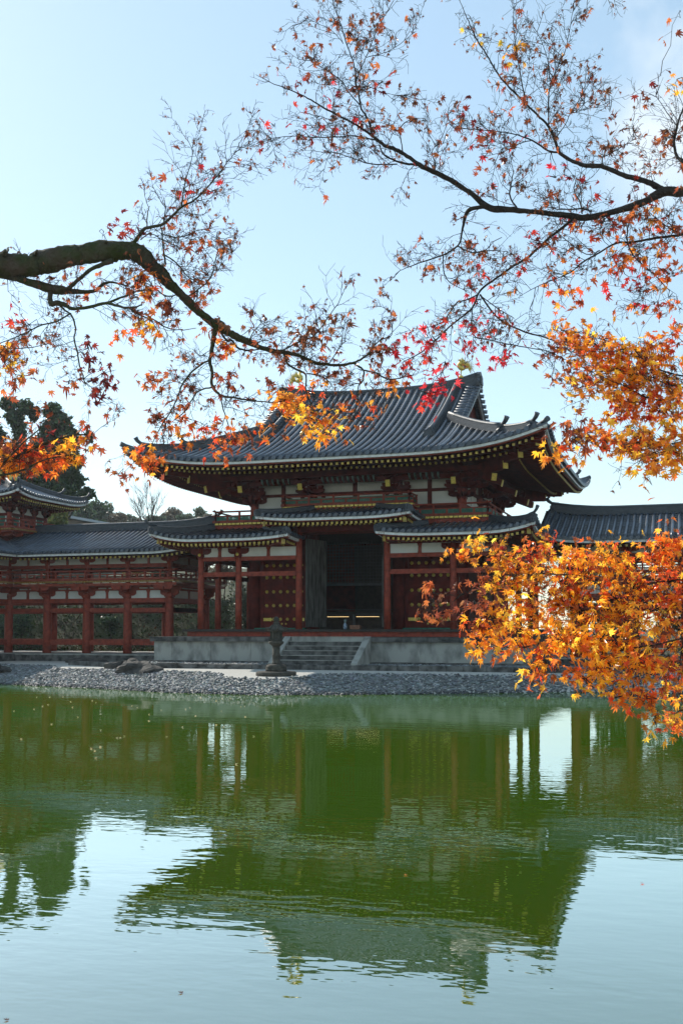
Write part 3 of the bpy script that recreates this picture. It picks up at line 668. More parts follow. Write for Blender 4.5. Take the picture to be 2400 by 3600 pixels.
for sx in (-5.15, 5.15):
    sg = 1 if sx > 0 else -1
    for y in (5.9, 9.85):
        m_ = MB(); bracket(m_, sx, y, 8.18, [(sg, 0)] + ([(0, 1), (sg * .95, .95)] if y > 9 else []), 1.02, 3, .46, 1.25)
        m_.beam((sx - sg * .4, y, 9.78), (sg * 7.0, y, 8.95), .2, .26); b_ = m_.build('bracket_set', REDD, H)
        k = MB(); k.beam((sg * 7.0, y, 8.93), (sg * 7.04, y, 8.92), .21, .31); k.build('gilt_cap', GOLD, b_)
for x in CXS[2:4]:
    m_ = MB(); bracket(m_, x, 9.85, 8.18, [(0, 1)], 1.02, 3, .46, 1.25); m_.build('bracket_set', REDD, H)
# corner hip rafters with gilt caps
for sx in (-1, 1):
    for fy in (0, 1):
        for X, Y, Z, h_ in ((9.2, -2.1, 10.05, .32), (8.33, -1.23, 9.74, .36), (7.56, -.46, 9.40, .33), (6.96, .14, 8.98, .31)):
            Y2 = 11.8 - Y if fy else Y; p = Vector((sx * X, Y2, Z)); d = Vector((-sx, 1 if not fy else -1, -.1)).normalized()
            if Z < 9.3: d.z = .25
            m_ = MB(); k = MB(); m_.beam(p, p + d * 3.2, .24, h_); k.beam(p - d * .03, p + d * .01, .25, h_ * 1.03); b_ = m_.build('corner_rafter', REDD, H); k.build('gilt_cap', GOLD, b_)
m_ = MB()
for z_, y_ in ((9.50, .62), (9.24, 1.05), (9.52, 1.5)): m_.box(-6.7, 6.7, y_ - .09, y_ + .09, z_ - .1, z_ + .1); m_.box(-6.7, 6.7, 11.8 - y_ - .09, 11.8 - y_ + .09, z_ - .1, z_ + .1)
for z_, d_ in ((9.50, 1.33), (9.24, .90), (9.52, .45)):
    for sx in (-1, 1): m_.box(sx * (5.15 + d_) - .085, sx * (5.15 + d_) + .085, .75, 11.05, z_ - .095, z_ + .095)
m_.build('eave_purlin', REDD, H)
TEAL = mat('pale_teal_paint', (0.16, 0.22, 0.21), .7)
for a, b_ in [(-4.3, -2.95), (-1.25, 1.25), (2.95, 4.3)]:
    k_ = int((b_ - a) / .25)
    for i in range(k_ + 1):
        x = a + (b_ - a) * i / k_; m_ = MB(); m_.tube([(x, .72, 9.40), (x, .80, 9.24), (x, 1.0, 9.16)], .05, 6); m_.build('eave_rib', TEAL, H)
# balconies
rb, gb, cb_ = MB(), MB(), MB()
BX, BY, BZ = 6.6, 0.55, 7.36
for p0, p1, n_ in (((-BX, BY), (-2.9, BY), 6), ((2.9, BY), (BX, BY), 6), ((-BX, 11.2), (-BX, BY), 12), ((BX, BY), (BX, 11.2), 12)):
    railing(rb, p0, p1, BZ, .55, n_, .16, gb, cb_)
rb.box(-BX - .1, BX + .1, BY - .02, 1.9, BZ - .30, BZ - .105); rb.box(-BX - .1, -5.2, 1.9, 11.3, BZ - .30, BZ - .105); rb.box(5.2, BX + .1, 1.9, 11.3, BZ - .30, BZ - .105)
rb.box(-BX + .1, BX - .1, BY + .15, 1.9, BZ - .55, BZ - .30)
for x in (-6.0, -4.4, 4.4, 6.0): arm(rb, Vector((x, BY + .2, BZ - .52)), (1, 0, 0), .7, .16, .22)
bl = rb.build('balcony', RED, H); gb.build('balcony_lattice', GREEN, bl); cb_.build('gilt_edge', GOLD, bl)
rb, gb, cb_ = MB(), MB(), MB(); BZ2 = 8.03
for p0, p1, n_ in (((-3.02, .5), (3.02, .5), 10), ((-3.02, 1.8), (-3.02, .5), 2), ((3.02, .5), (3.02, 1.8), 2)): railing(rb, p0, p1, BZ2, .47, n_, .2, gb, cb_)
rb.box(-3.1, 3.1, .42, 1.88, BZ2 - .30, BZ2 - .105); rb.box(-2.95, 2.95, .6, 1.88, BZ2 - .5, BZ2 - .30)
bl = rb.build('raised_balcony', RED, H); gb.build('balcony_lattice', GREEN, bl); cb_.build('gilt_edge', GOLD, bl)
# main roof
rf = Roof(); Z0 = 9.79
mp_ = lambda s: 0.30 * s + 0.0244 * s * s
Rx, Ry = 9.70, 8.95
def mlift(half):
    return lambda t, s: .90 * max(0, 1 - (half - abs(t)) / 7.0) ** 3 * max(0, 1 - s / 5.0)
LX, LY = mlift(Rx), mlift(Ry); GX = 5.1
for yy, e, n in ((5.9 - Ry, (1, 0), (0, 1)), (5.9 + Ry, (-1, 0), (0, -1))):
    ra = (.256, .3, 1.55, 4.95)
    slope(rf, (0, yy), e, n, -GX, GX, lambda t: Ry, Z0, mp_, LX, rows=.329, rr=.088, ns=22, rafters=ra, soff=.2)
    for sg in (-1, 1):
        slope(rf, (0, yy), e, n, -Rx if sg < 0 else GX, -GX if sg < 0 else Rx, lambda t: max(.02, Rx - abs(t)), Z0, mp_, LX, rows=.329, rr=.088, ns=12, rafters=ra, soff=.2)
for xx, e, n in ((Rx, (0, 1), (-1, 0)), (-Rx, (0, -1), (1, 0))):
    slope(rf, (xx, 5.9), e, n, -Ry, Ry, lambda t: max(.02, min(Rx - GX + .5, Ry - abs(t))), Z0, mp_, LY, rows=.329, rr=.088, ns=14, rafters=(.256, .3, 1.55, 4.75), soff=.2)
def Zs(s): return Z0 + mp_(s)
for sx in (-1, 1):
    for sy in (-1, 1):
        yo = lambda s, sy=sy: 5.9 + sy * (Ry - s)
        # descending ridge
        ridge_bar(rf, [(sx * 4.12, yo(s), Zs(s) + .02) for s in np.linspace(Ry - .35, 2.95, 12)], .30, .26, .10, horn=False, endw=.5)
        # second roll beside the verge and short verge tiles
        for s in np.arange(5.0, Ry - .2, .30):
            rf.tile.tube([(sx * 4.62, yo(s), Zs(s) + .10), (sx * 5.34, yo(s), Zs(s) + .02)], .10, 8)
        # hip ridge in two steps
        def hp(d): return Vector((sx * (Rx - d), yo(d), Z0 + mp_(d) + .90 * max(0, 1 - d / 7) ** 3 * max(0, 1 - d / 5) + .02))
        ridge_bar(rf, [hp(d) for d in np.linspace(5.15, 2.2, 9)], .36, .30, .10)
        ridge_bar(rf, [hp(d) for d in np.linspace(2.3, .7, 7)], .30, .24, .09)
        rf.ridge.tube([hp(.45), hp(.12) + Vector((0, 0, .05)), hp(0) + Vector((sx * .05, sy * .05, .10))], [.09, .1, .12], 10)
ridge_bar(rf, [(x, 5.9, 13.95 + .50 * abs(x / 5.2) ** 3) for x in np.linspace(-5.2, 5.2, 15)], .42, .50, .12, horn=False, both=True, endw=.75, steps=4)
hr = rf.build(H); hr['label'] = 'great curved hip and gable roof of grey tiles'
# gables
for sx in (-1, 1):
    m_ = MB(); X = sx * 4.72
    ss = np.linspace(Ry - 4.0, Ry - .02, 10)
    prf = [(5.9 - (Ry - s), Zs(s) - .1) for s in ss] + [(5.9 + (Ry - s), Zs(s) - .1) for s in ss[::-1]]
    m_.prism(prf, (X, 0, 0), (0, 1, 0), (0, 0, 1), (1, 0, 0), .1); 
    m_.box(min(X, X + sx * .12), max(X, X + sx * .12), 5.78, 6.02, 11.9, 14.0); m_.box(min(X, X + sx * .1), max(X, X + sx * .1), 3.6, 8.2, 12.55, 12.75)
    m_.build('gable_wall', REDD, H)
    m_ = MB()
    for sy in (-1, 1):
        for a, b_ in zip(np.linspace(4.5, Ry, 9), np.linspace(4.5, Ry, 9)[1:]):
            m_.beam((sx * 5.10, 5.9 + sy * (Ry - a), Zs(a) - .26), (sx * 5.10, 5.9 + sy * (Ry - b_), Zs(b_) - .26), .09, .38)
    m_.build('bargeboard', mat('grey_bargeboard', (.17, .15, .14), .7), H)
# gilt phoenixes on the ridge
def phoenix(x, y, z, sg, name, label, parent, s_=1.0):
    m_ = MB(); V = lambda a, b_, c: Vector((x + sg * a * s_, y + b_ * s_, z + c * s_))
    m_.lathe([(.16 * s_, -.02), (.17 * s_, .03), (.10 * s_, .09), (.07 * s_, .12)], (x, y, z), 10)
    for q in (-.03, .03): m_.tube([V(.0, q, .08), V(.01, q, .3), V(-.03, q, .42)], [.016 * s_, .02 * s_, .05 * s_], 6)
    # body and S-shaped neck
    m_.tube([V(-.20, 0, .44), V(-.12, 0, .45), V(0, 0, .50), V(.09, 0, .60), V(.10, 0, .70), V(.045, 0, .79), V(.03, 0, .86), V(.07, 0, .91), V(.12, 0, .91)], [a * s_ for a in (.04, .09, .13, .13, .10, .065, .045, .05, .03)], 10)
    m_.tube([V(.11, 0, .91), V(.19, 0, .885)], [.022 * s_, .004 * s_], 6)
    for a in (0, .04, .08): m_.tube([V(.05 - a * .3, 0, .94), V(-.01 - a, 0, 1.01 - a * .6)], [.018 * s_, .004 * s_], 5)
    # raised wings
    for q in (-1, 1):
        for i in range(7):
            t = i / 6; m_.tube([V(.05 - .05 * i * .3, q * .09, .62), V(-.06 - .08 * t, q * (.16 + .05 * t), .78 - .05 * i * .4), V(-.10 - .26 * t, q * (.20 + .12 * t), 1.02 - .055 * i)], [.03 * s_, .038 * s_, .006 * s_], 5)
    # tail sweeping back and up with open plumes
    for i in range(11):
        t = i / 10; an = R(150 - 118 * t) if False else R(20 + 100 * (1 - t)); L_ = .52 - .12 * abs(t - .4)
        for q in (-.06, .06):
            p0 = V(-.18, 0, .45); p1 = V(-.26 - .10 * t, q, .48 + .10 * (1 - t)); p2 = V(-.22 - L_ * math.cos(R(70 - 115 * t)) * .9, q * 2.2, .48 + L_ * math.sin(R(70 - 115 * t)))
            m_.tube([p0, p1, p2], [.03 * s_, .03 * s_, .005 * s_], 5)
    return m_.build(name, GOLD, parent, label)
phoenix(4.32, 5.9, 14.86, -1, 'phoenix_finial', 'gilt phoenix on the right end of the main ridge', H)
phoenix(-4.32, 5.9, 14.86, 1, 'phoenix_finial', 'gilt phoenix on the left end of the main ridge', H)

# ================================================================== wing corridors
def wing(sg, name, label):
    W = thing(name, (sg * 16, 5.55, .9), label, 'corridor')
    Y0, Y1, YR = 3.4, 7.7, 5.55; xs = [sg * (10.5 if sg < 0 else 10.05) + sg * 2.425 * i for i in range(5)] + [sg * 24.5]
    xe = sg * 25.2
    m_ = MB(); a, b_ = sorted((sg * 8.9, sg * 27)); m_.box(a, b_, 2.3, 9.0, .45, .93); m_.build('stone_base', STONED, W)
    m_ = MB(); m_.box(a, b_, 2.26, 9.04, .93, .985); m_.build('base_coping', STONE, W)
    a, b_ = sorted((sg * 19, sg * 27)); m_ = MB(); m_.box(a, b_, -7.4, 2.25, .3, .97); m_.build('arm_base', STONED, W)
    C1 = column_mesh(.225, 3.2, 'lower_column', RED); C2 = column_mesh(.13, 1.35, 'upper_column', RED)
    PX = [xs[4], xs[5]]
    cols = [(x, y) for x in xs for y in (Y0, Y1)] + [(x, y) for x in PX for y in (1.0, -1.4, -3.8, -6.2)]
    for x, y in cols:
        put('lower_column', C1, x, y, .975, W); put('upper_column', C2, x, y, 4.65, W)
        b2 = MB(); b2.box(x - .36, x + .36, y - .36, y + .36, .9, 1.0); b2.build('column_base', STONE, W)
    def bay(p, q):
        p = Vector((*p, 0)); q = Vector((*q, 0)); d = (q - p).normalized(); c = (p + q) / 2; up = Vector((0, 0, 1)); nn = Vector((d.y, -d.x, 0))
        for nm, z0, z1, w_ in (('sill_beam', 1.44, 1.71, .15), ('tie_beam', 3.16, 3.38, .15), ('head_beam', 3.66, 3.89, .2)):
            m_ = MB(); m_.beam(p + d * .18 + up * (z0 + z1) / 2, q - d * .18 + up * (z0 + z1) / 2, w_, z1 - z0); m_.build(nm, RED, W)
        for a_, b3 in ((p + d * .1, c - d * .07), (c + d * .07, q - d * .1)):
            m_ = MB(); m_.beam(a_ + up * 4.1, b3 + up * 4.1, .04, .42); m_.beam(a_ + up * 4.42, b3 + up * 4.42, .035, .10); m_.build('plaster_panel', WHITE, W)
            m_ = MB(); m_.beam(a_ + up * 5.88, b3 + up * 5.88, .04, .36); m_.build('plaster_panel', WHITE, W)
        m_ = MB(); m_.prism([(-.08, 0), (.08, 0), (.07, .1), (.07, .3), (.13, .44), (-.13, .44), (-.07, .3), (-.07, .1)], c + up * 3.88, d, up, nn, .13)
        m_.beam(p + up * 4.34, q + up * 4.34, .11, .09); m_.beam(p + up * 4.55, q + up * 4.55, .16, .2)
        m_.prism([(-.06, 0), (.06, 0), (.06, .3), (.1, .37), (-.1, .37), (-.06, .3)], c + up * 5.69, d, up, nn, .12)
        m_.beam(p + up * 5.60, q + up * 5.60, .16, .2); m_.beam(p + up * 6.12, q + up * 6.12, .18, .16)
        m_.build('beams', RED, W)
    for y in (Y0, Y1):
        for p, q in zip(xs, xs[1:]): bay((p, y), (q, y))
    for x in xs: 
        m_ = MB(); m_.beam((x, Y0, 3.28), (x, Y1, 3.28), .15, .22); m_.beam((x, Y0, 1.57), (x, Y1, 1.57), .15, .25); m_.beam((x, Y0, 3.78), (x, Y1, 3.78), .18, .22); m_.build('cross_beam', RED, W)
    bay((xs[0], Y0), (xs[0], Y1))
    for x in PX:
        for p, q in ((-6.2, -3.8), (-3.8, -1.4), (-1.4, 1.0), (1.0, Y0)): bay((x, p), (x, q))
    for x, y in cols:
        m_ = MB(); block(m_, (x, y, 3.88), .44, .22)
        for k_, L_ in ((0, 1.0), (1, 1.35)):
            arm(m_, Vector((x, y, 4.02 + .24 * k_)), (1, 0, 0), L_, .17, .25)
        oy = -1 if y < 5 else 1
        arm(m_, Vector((x, y + oy * .4, 4.22)), (0, 1, 0), 1.1, .18, .26); arm(m_, Vector((x, y + oy * .72, 4.32)), (1, 0, 0), 1.1, .14, .2)
        m_.build('bracket', RED, W)
        m_ = MB(); block(m_, (x, y, 5.68), .26, .14); arm(m_, Vector((x, y, 5.80)), (1, 0, 0), .95, .12, .24); m_.build('upper_bracket', RED, W)
    # upper floor, balcony
    a, b_ = sorted((sg * 9.7, sg * 25.4))
    rb, cb2 = MB(), MB(); rb.box(a, b_, 2.55, 8.6, 4.52, 4.66)
    a2, b2_ = sorted((xs[4] - sg * .85, xs[5] + sg * .85)); rb.box(a2, b2_, -7.1, 2.54, 4.52, 4.66)
    q0 = (sg * 9.75, 2.6); q1 = (xs[4] - sg * .8, 2.6)
    railing(rb, q0 if sg > 0 else q1, q1 if sg > 0 else q0, 4.80, .50, 22, .1, None, cb2, .14)
    railing(rb, (sg * 9.75, 2.6), (sg * 9.75, 8.5), 4.80, .50, 10, .1, None, cb2, .14)
    railing(rb, (a, 8.5), (b_, 8.5), 4.80, .50, 26, .1, None, None, .14)
    railing(rb, (q1[0], 2.6), (q1[0], -7.0), 4.80, .50, 18, .1, None, cb2, .14)
    bl = rb.build('balcony', RED, W); cb2.build('gilt_edge', mat('worn_gilt_edge', (.30, .15, .03), .5, var=.3, scale=20), bl)
    # roof: gable roof along X meeting the projecting arm in a valley
    rf = Roof(); EY = 1.9; XV = sg * 18.7; XC = sg * 22.35; X0 = sg * 8.65; z0 = 6.27
    pr = lambda s: .31 * s + .021 * s * s
    rn = YR - EY
    lf = lambda x: .28 * max(0, 1 - abs(x - X0) / 2.6) ** 2.2
    O = (X0, EY); e = (sg, 0)
    def smn(t): return max(0.0, t - abs(XV - X0))
    slope(rf, O, e, (0, 1), 0, abs(XV - X0), lambda t: rn, z0, pr, lambda t, s: .28 * max(0, 1 - t / 2.6) ** 2.2, rows=.285, rr=.078, ns=10, rafters=(.27, .3, .8, 2.0), soff=.12, tiers=1)
    slope(rf, O, e, (0, 1), abs(XV - X0), abs(XC - X0), lambda t: rn, z0, pr, lambda t, s: 0, smn, rows=.285, rr=.078, ns=10, eave=False)
    slope(rf, (X0, YR * 2 - EY), (sg, 0), (0, -1), 0, abs(sg * 26 - X0), lambda t: rn, z0, pr, lambda t, s: .28 * max(0, 1 - t / 2.6) ** 2.2, rows=.285, rr=.078, ns=8, rafters=(.27, .3, .8, 2.0), soff=.12, tiers=1)
    # projecting arm, inner slope (its eave runs along Y at XV)
    YF = -7.2; LA = EY - YF
    slope(rf, (XV, EY), (0, -1), (sg, 0), 0, LA, lambda t: rn, z0, pr, lambda t, s: 0, rows=.285, rr=.078, ns=8, rafters=(.27, .3, .8, 2.0), soff=.12, tiers=1)
    slope(rf, (XV, EY), (0, -1), (sg, 0), -rn, 0, lambda t: rn, z0, pr, lambda t, s: 0, lambda t: min(rn - .01, max(0.0, -t)), rows=.285, rr=.078, ns=8, eave=False)
    slope(rf, (sg * 26, 9.2), (0, -1), (-sg, 0), 0, 9.2 - YF, lambda t: rn, z0, pr, lambda t, s: 0, rows=.285, rr=.078, ns=8, rafters=(.27, .3, .8, 2.0), soff=.12, tiers=1)
    zr = z0 + pr(rn) - .03
    ridge_bar(rf, [(X0 + sg * t, YR, zr + .30 * max(0, 1 - t / 3.2) ** 2) for t in np.linspace(abs(XC - X0) - (1.95 if sg < 0 else 0), .25, 16)], .32, .36, .085, endw=.42, both=(sg < 0))
    ridge_bar(rf, [(XC, y, zr) for y in np.linspace(3.6 if sg < 0 else 5.5, YF + .1, 8)], .32, .36, .085)
    # valley tiles
    m2 = [Vector((XV + sg * d, EY + d, z0 + pr(d) - .02)) for d in np.linspace(0, rn, 6)]
    rf.ridge.tube(m2, .09, 6)
    # verge at the hall end
    for yy, sy in ((EY, 1), (YR * 2 - EY, -1)):
        for s in np.arange(.15, rn - .1, .28): rf.tile.tube([(X0 + sg * .35, yy + sy * s, z0 + pr(s) + .28 * .5 + .03), (X0 - sg * .12, yy + sy * s, z0 + pr(s) + .28 + .01)], .075, 8)
    o = rf.build(W)
    m_ = MB(); tri = [(EY + .5 + s, z0 + pr(s + .5) - .12) for s in np.linspace(0, rn - .5, 6)] + [(2 * YR - EY - .5 - s, z0 + pr(s + .5) - .12) for s in np.linspace(rn - .5, 0, 6)]
    m_.prism(tri, (X0 + sg * .5, 0, 0), (0, 1, 0), (0, 0, 1), (1, 0, 0), .08); m_.build('gable_wall', REDD, W)
    m_ = MB(); a, b_ = sorted((X0 + sg * .6, xe)); m_.box(a, b_, EY + 1.3, 9.2 - 1.3, 6.32, 6.38); a, b_ = sorted((XV + sg * 1.4, xe)); m_.box(a, b_, YF + .3, EY + 1.29, 6.32, 6.38); m_.build('ceiling', DARKW, W)
    return W
wing(-1, 'wing_corridor', 'two storey open red corridor with a long tiled roof, to the left of the hall')
wing(1, 'wing_corridor', 'open red corridor with tiled roof, half hidden by orange leaves right of the hall')

# ================================================================== corner tower above the left wing
T = thing('corner_tower', (-22.45, 5.75, 7.0), 'small square red tower with a pyramid tiled roof rising over the left corridor', 'tower')
tx, ty = -22.45, 5.78; hb = 1.72
m_ = MB(); m_.box(tx - hb + .05, tx + hb - .05, ty - hb + .05, ty + hb - .05, 6.2, 9.6); m_.build('tower_wall', REDD, T)
CT = column_mesh(.13, 1.9, 'tower_column', RED)
for i in (-1, -.34, .34, 1):
    for j in (-1, -.34, .34, 1):
        if max(abs(i), abs(j)) > .9: put('tower_column', CT, tx + hb * i, ty + hb * j, 7.6, T)
for k in range(4):
    ca, sa = [(1, 0), (0, 1), (-1, 0), (0, -1)][k]
    nrm = Vector((ca, sa, 0)); tg = Vector((-sa, ca, 0)); c0 = Vector((tx, ty, 0)) + nrm * hb
    for q in (-.67, .67):
        m_ = MB(); m_.beam(c0 + tg * (q * hb - .30) + nrm * .0 + Vector((0, 0, 8.25)), c0 + tg * (q * hb + .30) + Vector((0, 0, 8.25)), .05, .6); wn = m_.build('window', GREEN, T)
        m_ = MB()
        for s_ in (-.34, .34): m_.beam(c0 + tg * (q * hb + s_) + Vector((0, 0, 7.95)), c0 + tg * (q * hb + s_) + Vector((0, 0, 8.56)), .07, .05, up=(nrm.x, nrm.y, 0))
        m_.build('window_frame', WHITE, wn)
    m_ = MB(); m_.beam(c0 + tg * (-.28 * hb) + Vector((0, 0, 8.2)), c0 + tg * (.28 * hb) + Vector((0, 0, 8.2)), .05, .8); m_.build('door', RED, T)
    for q in (-.67, 0, .67):
        m_ = MB(); m_.prism([(-.36, 0), (.36, 0), (.30, .1), (.12, .22), (.07, .42), (-.07, .42), (-.12, .22), (-.30, .1)], c0 + tg * q * hb + nrm * .03 + Vector((0, 0, 8.72)), tg, (0, 0, 1), nrm, .05); m_.build('plaster_panel', WHITE, T)
    m_ = MB(); m_.beam(c0 - tg * hb + nrm * .06 + Vector((0, 0, 8.64)), c0 + tg * hb + nrm * .06 + Vector((0, 0, 8.64)), .1, .15); m_.beam(c0 - tg * hb + nrm * .06 + Vector((0, 0, 7.86)), c0 + tg * hb + nrm * .06 + Vector((0, 0, 7.86)), .1, .14)
    for q in (-1, -.34, .34, 1):
        p = c0 + tg * q * hb
        bracket(m_, p.x, p.y, 8.70, [(nrm.x, nrm.y)], .62, 3, .34, 1.2)
    m_.build('bracket_set', REDD, T)
    rb, cb2 = MB(), MB(); e0 = c0 + nrm * .75 - tg * (hb + .75); e1 = c0 + nrm * .75 + tg * (hb + .75)
    railing(rb, (e0.x, e0.y), (e1.x, e1.y), 7.80, .50, 10, .12, None, cb2, .16)
    rb.beam(c0 + nrm * .4 - tg * (hb + .75) + Vector((0, 0, 7.65)), c0 + nrm * .4 + tg * (hb + .75) + Vector((0, 0, 7.65)), .8, .10)
    for q in (-1, 0, 1):
        p = c0 + tg * q * hb; arm(rb, p + nrm * .35 + Vector((0, 0, 7.35)), nrm, 1.0, .15, .25); arm(rb, p + nrm * .5 + Vector((0, 0, 7.40)), tg, 1.0, .15, .2)
    b3 = rb.build('balcony', RED, T); cb2.build('gilt_edge', MATS['worn_gilt_edge'], b3)
rf = Roof(); TR = 3.52; tz = 9.58; tp = lambda s: .22 * s + .052 * s * s
for k in range(4):
    n = [(-1, 0), (0, -1), (1, 0), (0, 1)][k]; e = (-n[1], n[0])
    slope(rf, (tx - n[0] * TR, ty - n[1] * TR), e, n, -TR, TR, lambda t: max(.02, TR - .12 - max(0, abs(t) - .12)), tz, tp, mk_lift(-TR, TR, .30, 2.6, 3), rows=.26, rr=.07, ns=10, rafters=(.22, .25, .9, 1.8), soff=.16)
for sx in (-1, 1):
    for sy in (-1, 1):
        hp = lambda d: Vector((tx + sx * (TR - d), ty + sy * (TR - d), tz + tp(d) + .30 * max(0, 1 - d / 2.6) ** 3 * max(0, 1 - d / 3) + .02))
        ridge_bar(rf, [hp(d) for d in np.linspace(TR - .3, 1.25, 7)], .26, .22, .075)
        ridge_bar(rf, [hp(d) for d in np.linspace(1.35, .2, 5)], .22, .17, .065)
rf.build(T)
m_ = MB(); za = tz + tp(TR) - .05; m_.box(tx - .62, tx + .62, ty - .62, ty + .62, za - .12, za + .22); m_.box(tx - .70, tx + .70, ty - .70, ty + .70, za + .22, za + .28)
m_.lathe([(.45, 0), (.42, .18), (.25, .3), (.12, .34), (.14, .42), (.05, .5)], (tx, ty, za + .28), 12); m_.build('roof_finial', GOLD, T, 'gilt box finial on the tower roof')

# ================================================================== small things in front of and inside the hall
lx, ly = 0.04, -8.3; lz = gz(lx, ly) - .02
Ln = thing('stone_lantern', (lx, ly, lz), 'old dark stone lantern standing on the pale sand in front of the stairs', 'lantern')
def lan(name, f):
    m_ = MB(); f(m_); m_.v = [(p[0], p[1], lz + (p[2] - lz) * .92) for p in m_.v]; m_.build(name, LANT, Ln)
lan('base_slab', lambda m: m.lathe([(.74, 0), (.78, .03), (.78, .15), (.73, .19), (.3, .2)], (lx, ly, lz), 12))
lan('lotus_base', lambda m: m.lathe([(.40, .19), (.41, .30), (.385, .33), (.40, .36), (.36, .45), (.26, .49), (.18, .5)], (lx, ly, lz), 16))
lan('shaft', lambda m: m.lathe([(.165, .49), (.165, .56), (.15, .57), (.142, .82), (.152, .84), (.152, .88), (.14, .90), (.145, 1.22)], (lx, ly, lz), 16))
lan('middle_platform', lambda m: m.lathe([(.15, 1.21), (.19, 1.26), (.29, 1.34), (.31, 1.37), (.31, 1.43), (.22, 1.44)], (lx, ly, lz), 6))
def firebox(m):
    for k in range(6):
        a = 2 * PI * k / 6 + .3; m.beam((lx + .19 * math.cos(a), ly + .19 * math.sin(a), lz + 1.43), (lx + .19 * math.cos(a), ly + .19 * math.sin(a), lz + 1.84), .085, .085, up=(math.cos(a), math.sin(a), 0))
    for k in (1, 2, 4, 5):
        a0 = 2 * PI * k / 6 + .3; a1 = a0 + PI / 3
        p = Vector((lx + .185 * math.cos(a0), ly + .185 * math.sin(a0), lz + 1.62)); q = Vector((lx + .185 * math.cos(a1), ly + .185 * math.sin(a1), lz + 1.62))
        if k in (1, 4): m.beam(p, q, .04, .40)
    m.lathe([(.22, 1.43), (.22, 1.47), (.2, 1.48)], (lx, ly, lz), 6); m.lathe([(.2, 1.80), (.22, 1.81), (.22, 1.86)], (lx, ly, lz), 6)
lan('light_chamber', firebox)
def lroof(m):
    m.lathe([(.22, 1.85), (.36, 1.86), (.37, 1.91), (.27, 2.0), (.17, 2.10), (.10, 2.16), (.08, 2.17)], (lx, ly, lz), 6)
    for k in range(6):
        a = 2 * PI * k / 6; c, s_ = math.cos(a), math.sin(a)
        m.tube([(lx + .14 * c, ly + .14 * s_, lz + 2.12), (lx + .27 * c, ly + .27 * s_, lz + 2.0), (lx + .37 * c, ly + .37 * s_, lz + 1.91), (lx + .42 * c, ly + .42 * s_, lz + 1.97), (lx + .40 * c, ly + .40 * s_, lz + 2.02)], [.03, .035, .045, .05, .03], 7)
lan('roof', lroof)
lan('finial', lambda m: m.lathe([(.10, 2.14), (.13, 2.18), (.12, 2.22), (.07, 2.25), (.11, 2.29), (.12, 2.36), (.08, 2.43), (.02, 2.47)], (lx, ly, lz), 12))
def rock(loc, sz, label, seed, name='rock'):
    r_ = np.random.default_rng(seed); m = MB(); n, k = 22, 12; P = []
    ph = r_.uniform(0, 6, 8)
    for i in range(k):
        th = PI * .62 * i / (k - 1); row = []
        for j in range(n + 1):
            a = 2 * PI * (j % n) / n
            f = 1 + .20 * math.sin(2 * a + ph[0]) + .14 * math.sin(3 * a + ph[1] + th * 2) + .09 * math.sin(5 * a + ph[2] + th * 4) + .07 * math.sin(7 * th + ph[3] + 2 * a) + .05 * math.sin(9 * a + ph[4] + 5 * th)
            row.append((loc[0] + sz[0] * f * math.sin(th) * math.cos(a), loc[1] + sz[1] * f * math.sin(th) * math.sin(a), loc[2] + sz[2] * f * math.cos(th)))
        P.append(row)
    m.grid(P, False, True); return tag(m.build(name, ROCKM), label, 'rock')
rock((-6.75, -6.75, .50), (1.05, .8, .42), 'craggy dark boulder among the grey pebbles left of the lantern', 1)
rock((-8.1, -5.6, .55), (.65, .5, .30), 'smaller dark boulder just behind the craggy boulder on the pebbles', 2)
rock((-15.0, -5.6, .42), (.9, .7, .30), 'dark rock at the left edge of the pebble beach', 3)
rock((-13.6, .4, .55), (1.1, .6, .26), 'low flat dark rock in front of the left corridor base', 4)
vb = thing('flower_vase', (.08, .12, FZ), 'small blue and white vase on the floor edge before the entrance', 'vase')
m_ = MB(); m_.lathe([(.06, 0), (.075, .03), (.09, .12), (.085, .2), (.05, .26), (.055, .29)], (.08, .12, FZ), 14); m_.build('vase_body', BLUEV, vb)
m_ = MB()
for i in range(12): a = i * 2.4; m_.tube([(.08, .12, FZ + .26), (.08 + .05 * math.cos(a), .12 + .05 * math.sin(a), FZ + .40 + .02 * (i % 3))], [.012, .03], 5)
m_.build('flowers', MATS['pale_teal_paint'], vb)
m_ = MB(); bx_, by_, bz_ = .16, .58, FZ + .002
for a, b_, c, d in ((bx_, bx_ + .46, by_, by_ + .03), (bx_, bx_ + .46, by_ + .27, by_ + .30), (bx_, bx_ + .03, by_ + .031, by_ + .269), (bx_ + .43, bx_ + .46, by_ + .031, by_ + .269)): m_.box(a, b_, c, d, bz_, bz_ + .19)
for i in range(6): m_.box(bx_ + .04 + i * .066, bx_ + .075 + i * .066, by_ + .031, by_ + .269, bz_ + .165, bz_ + .185)
tag(m_.build('offering_box', BOXW), 'small plain wooden offering box on the entrance floor beside the vase', 'box')

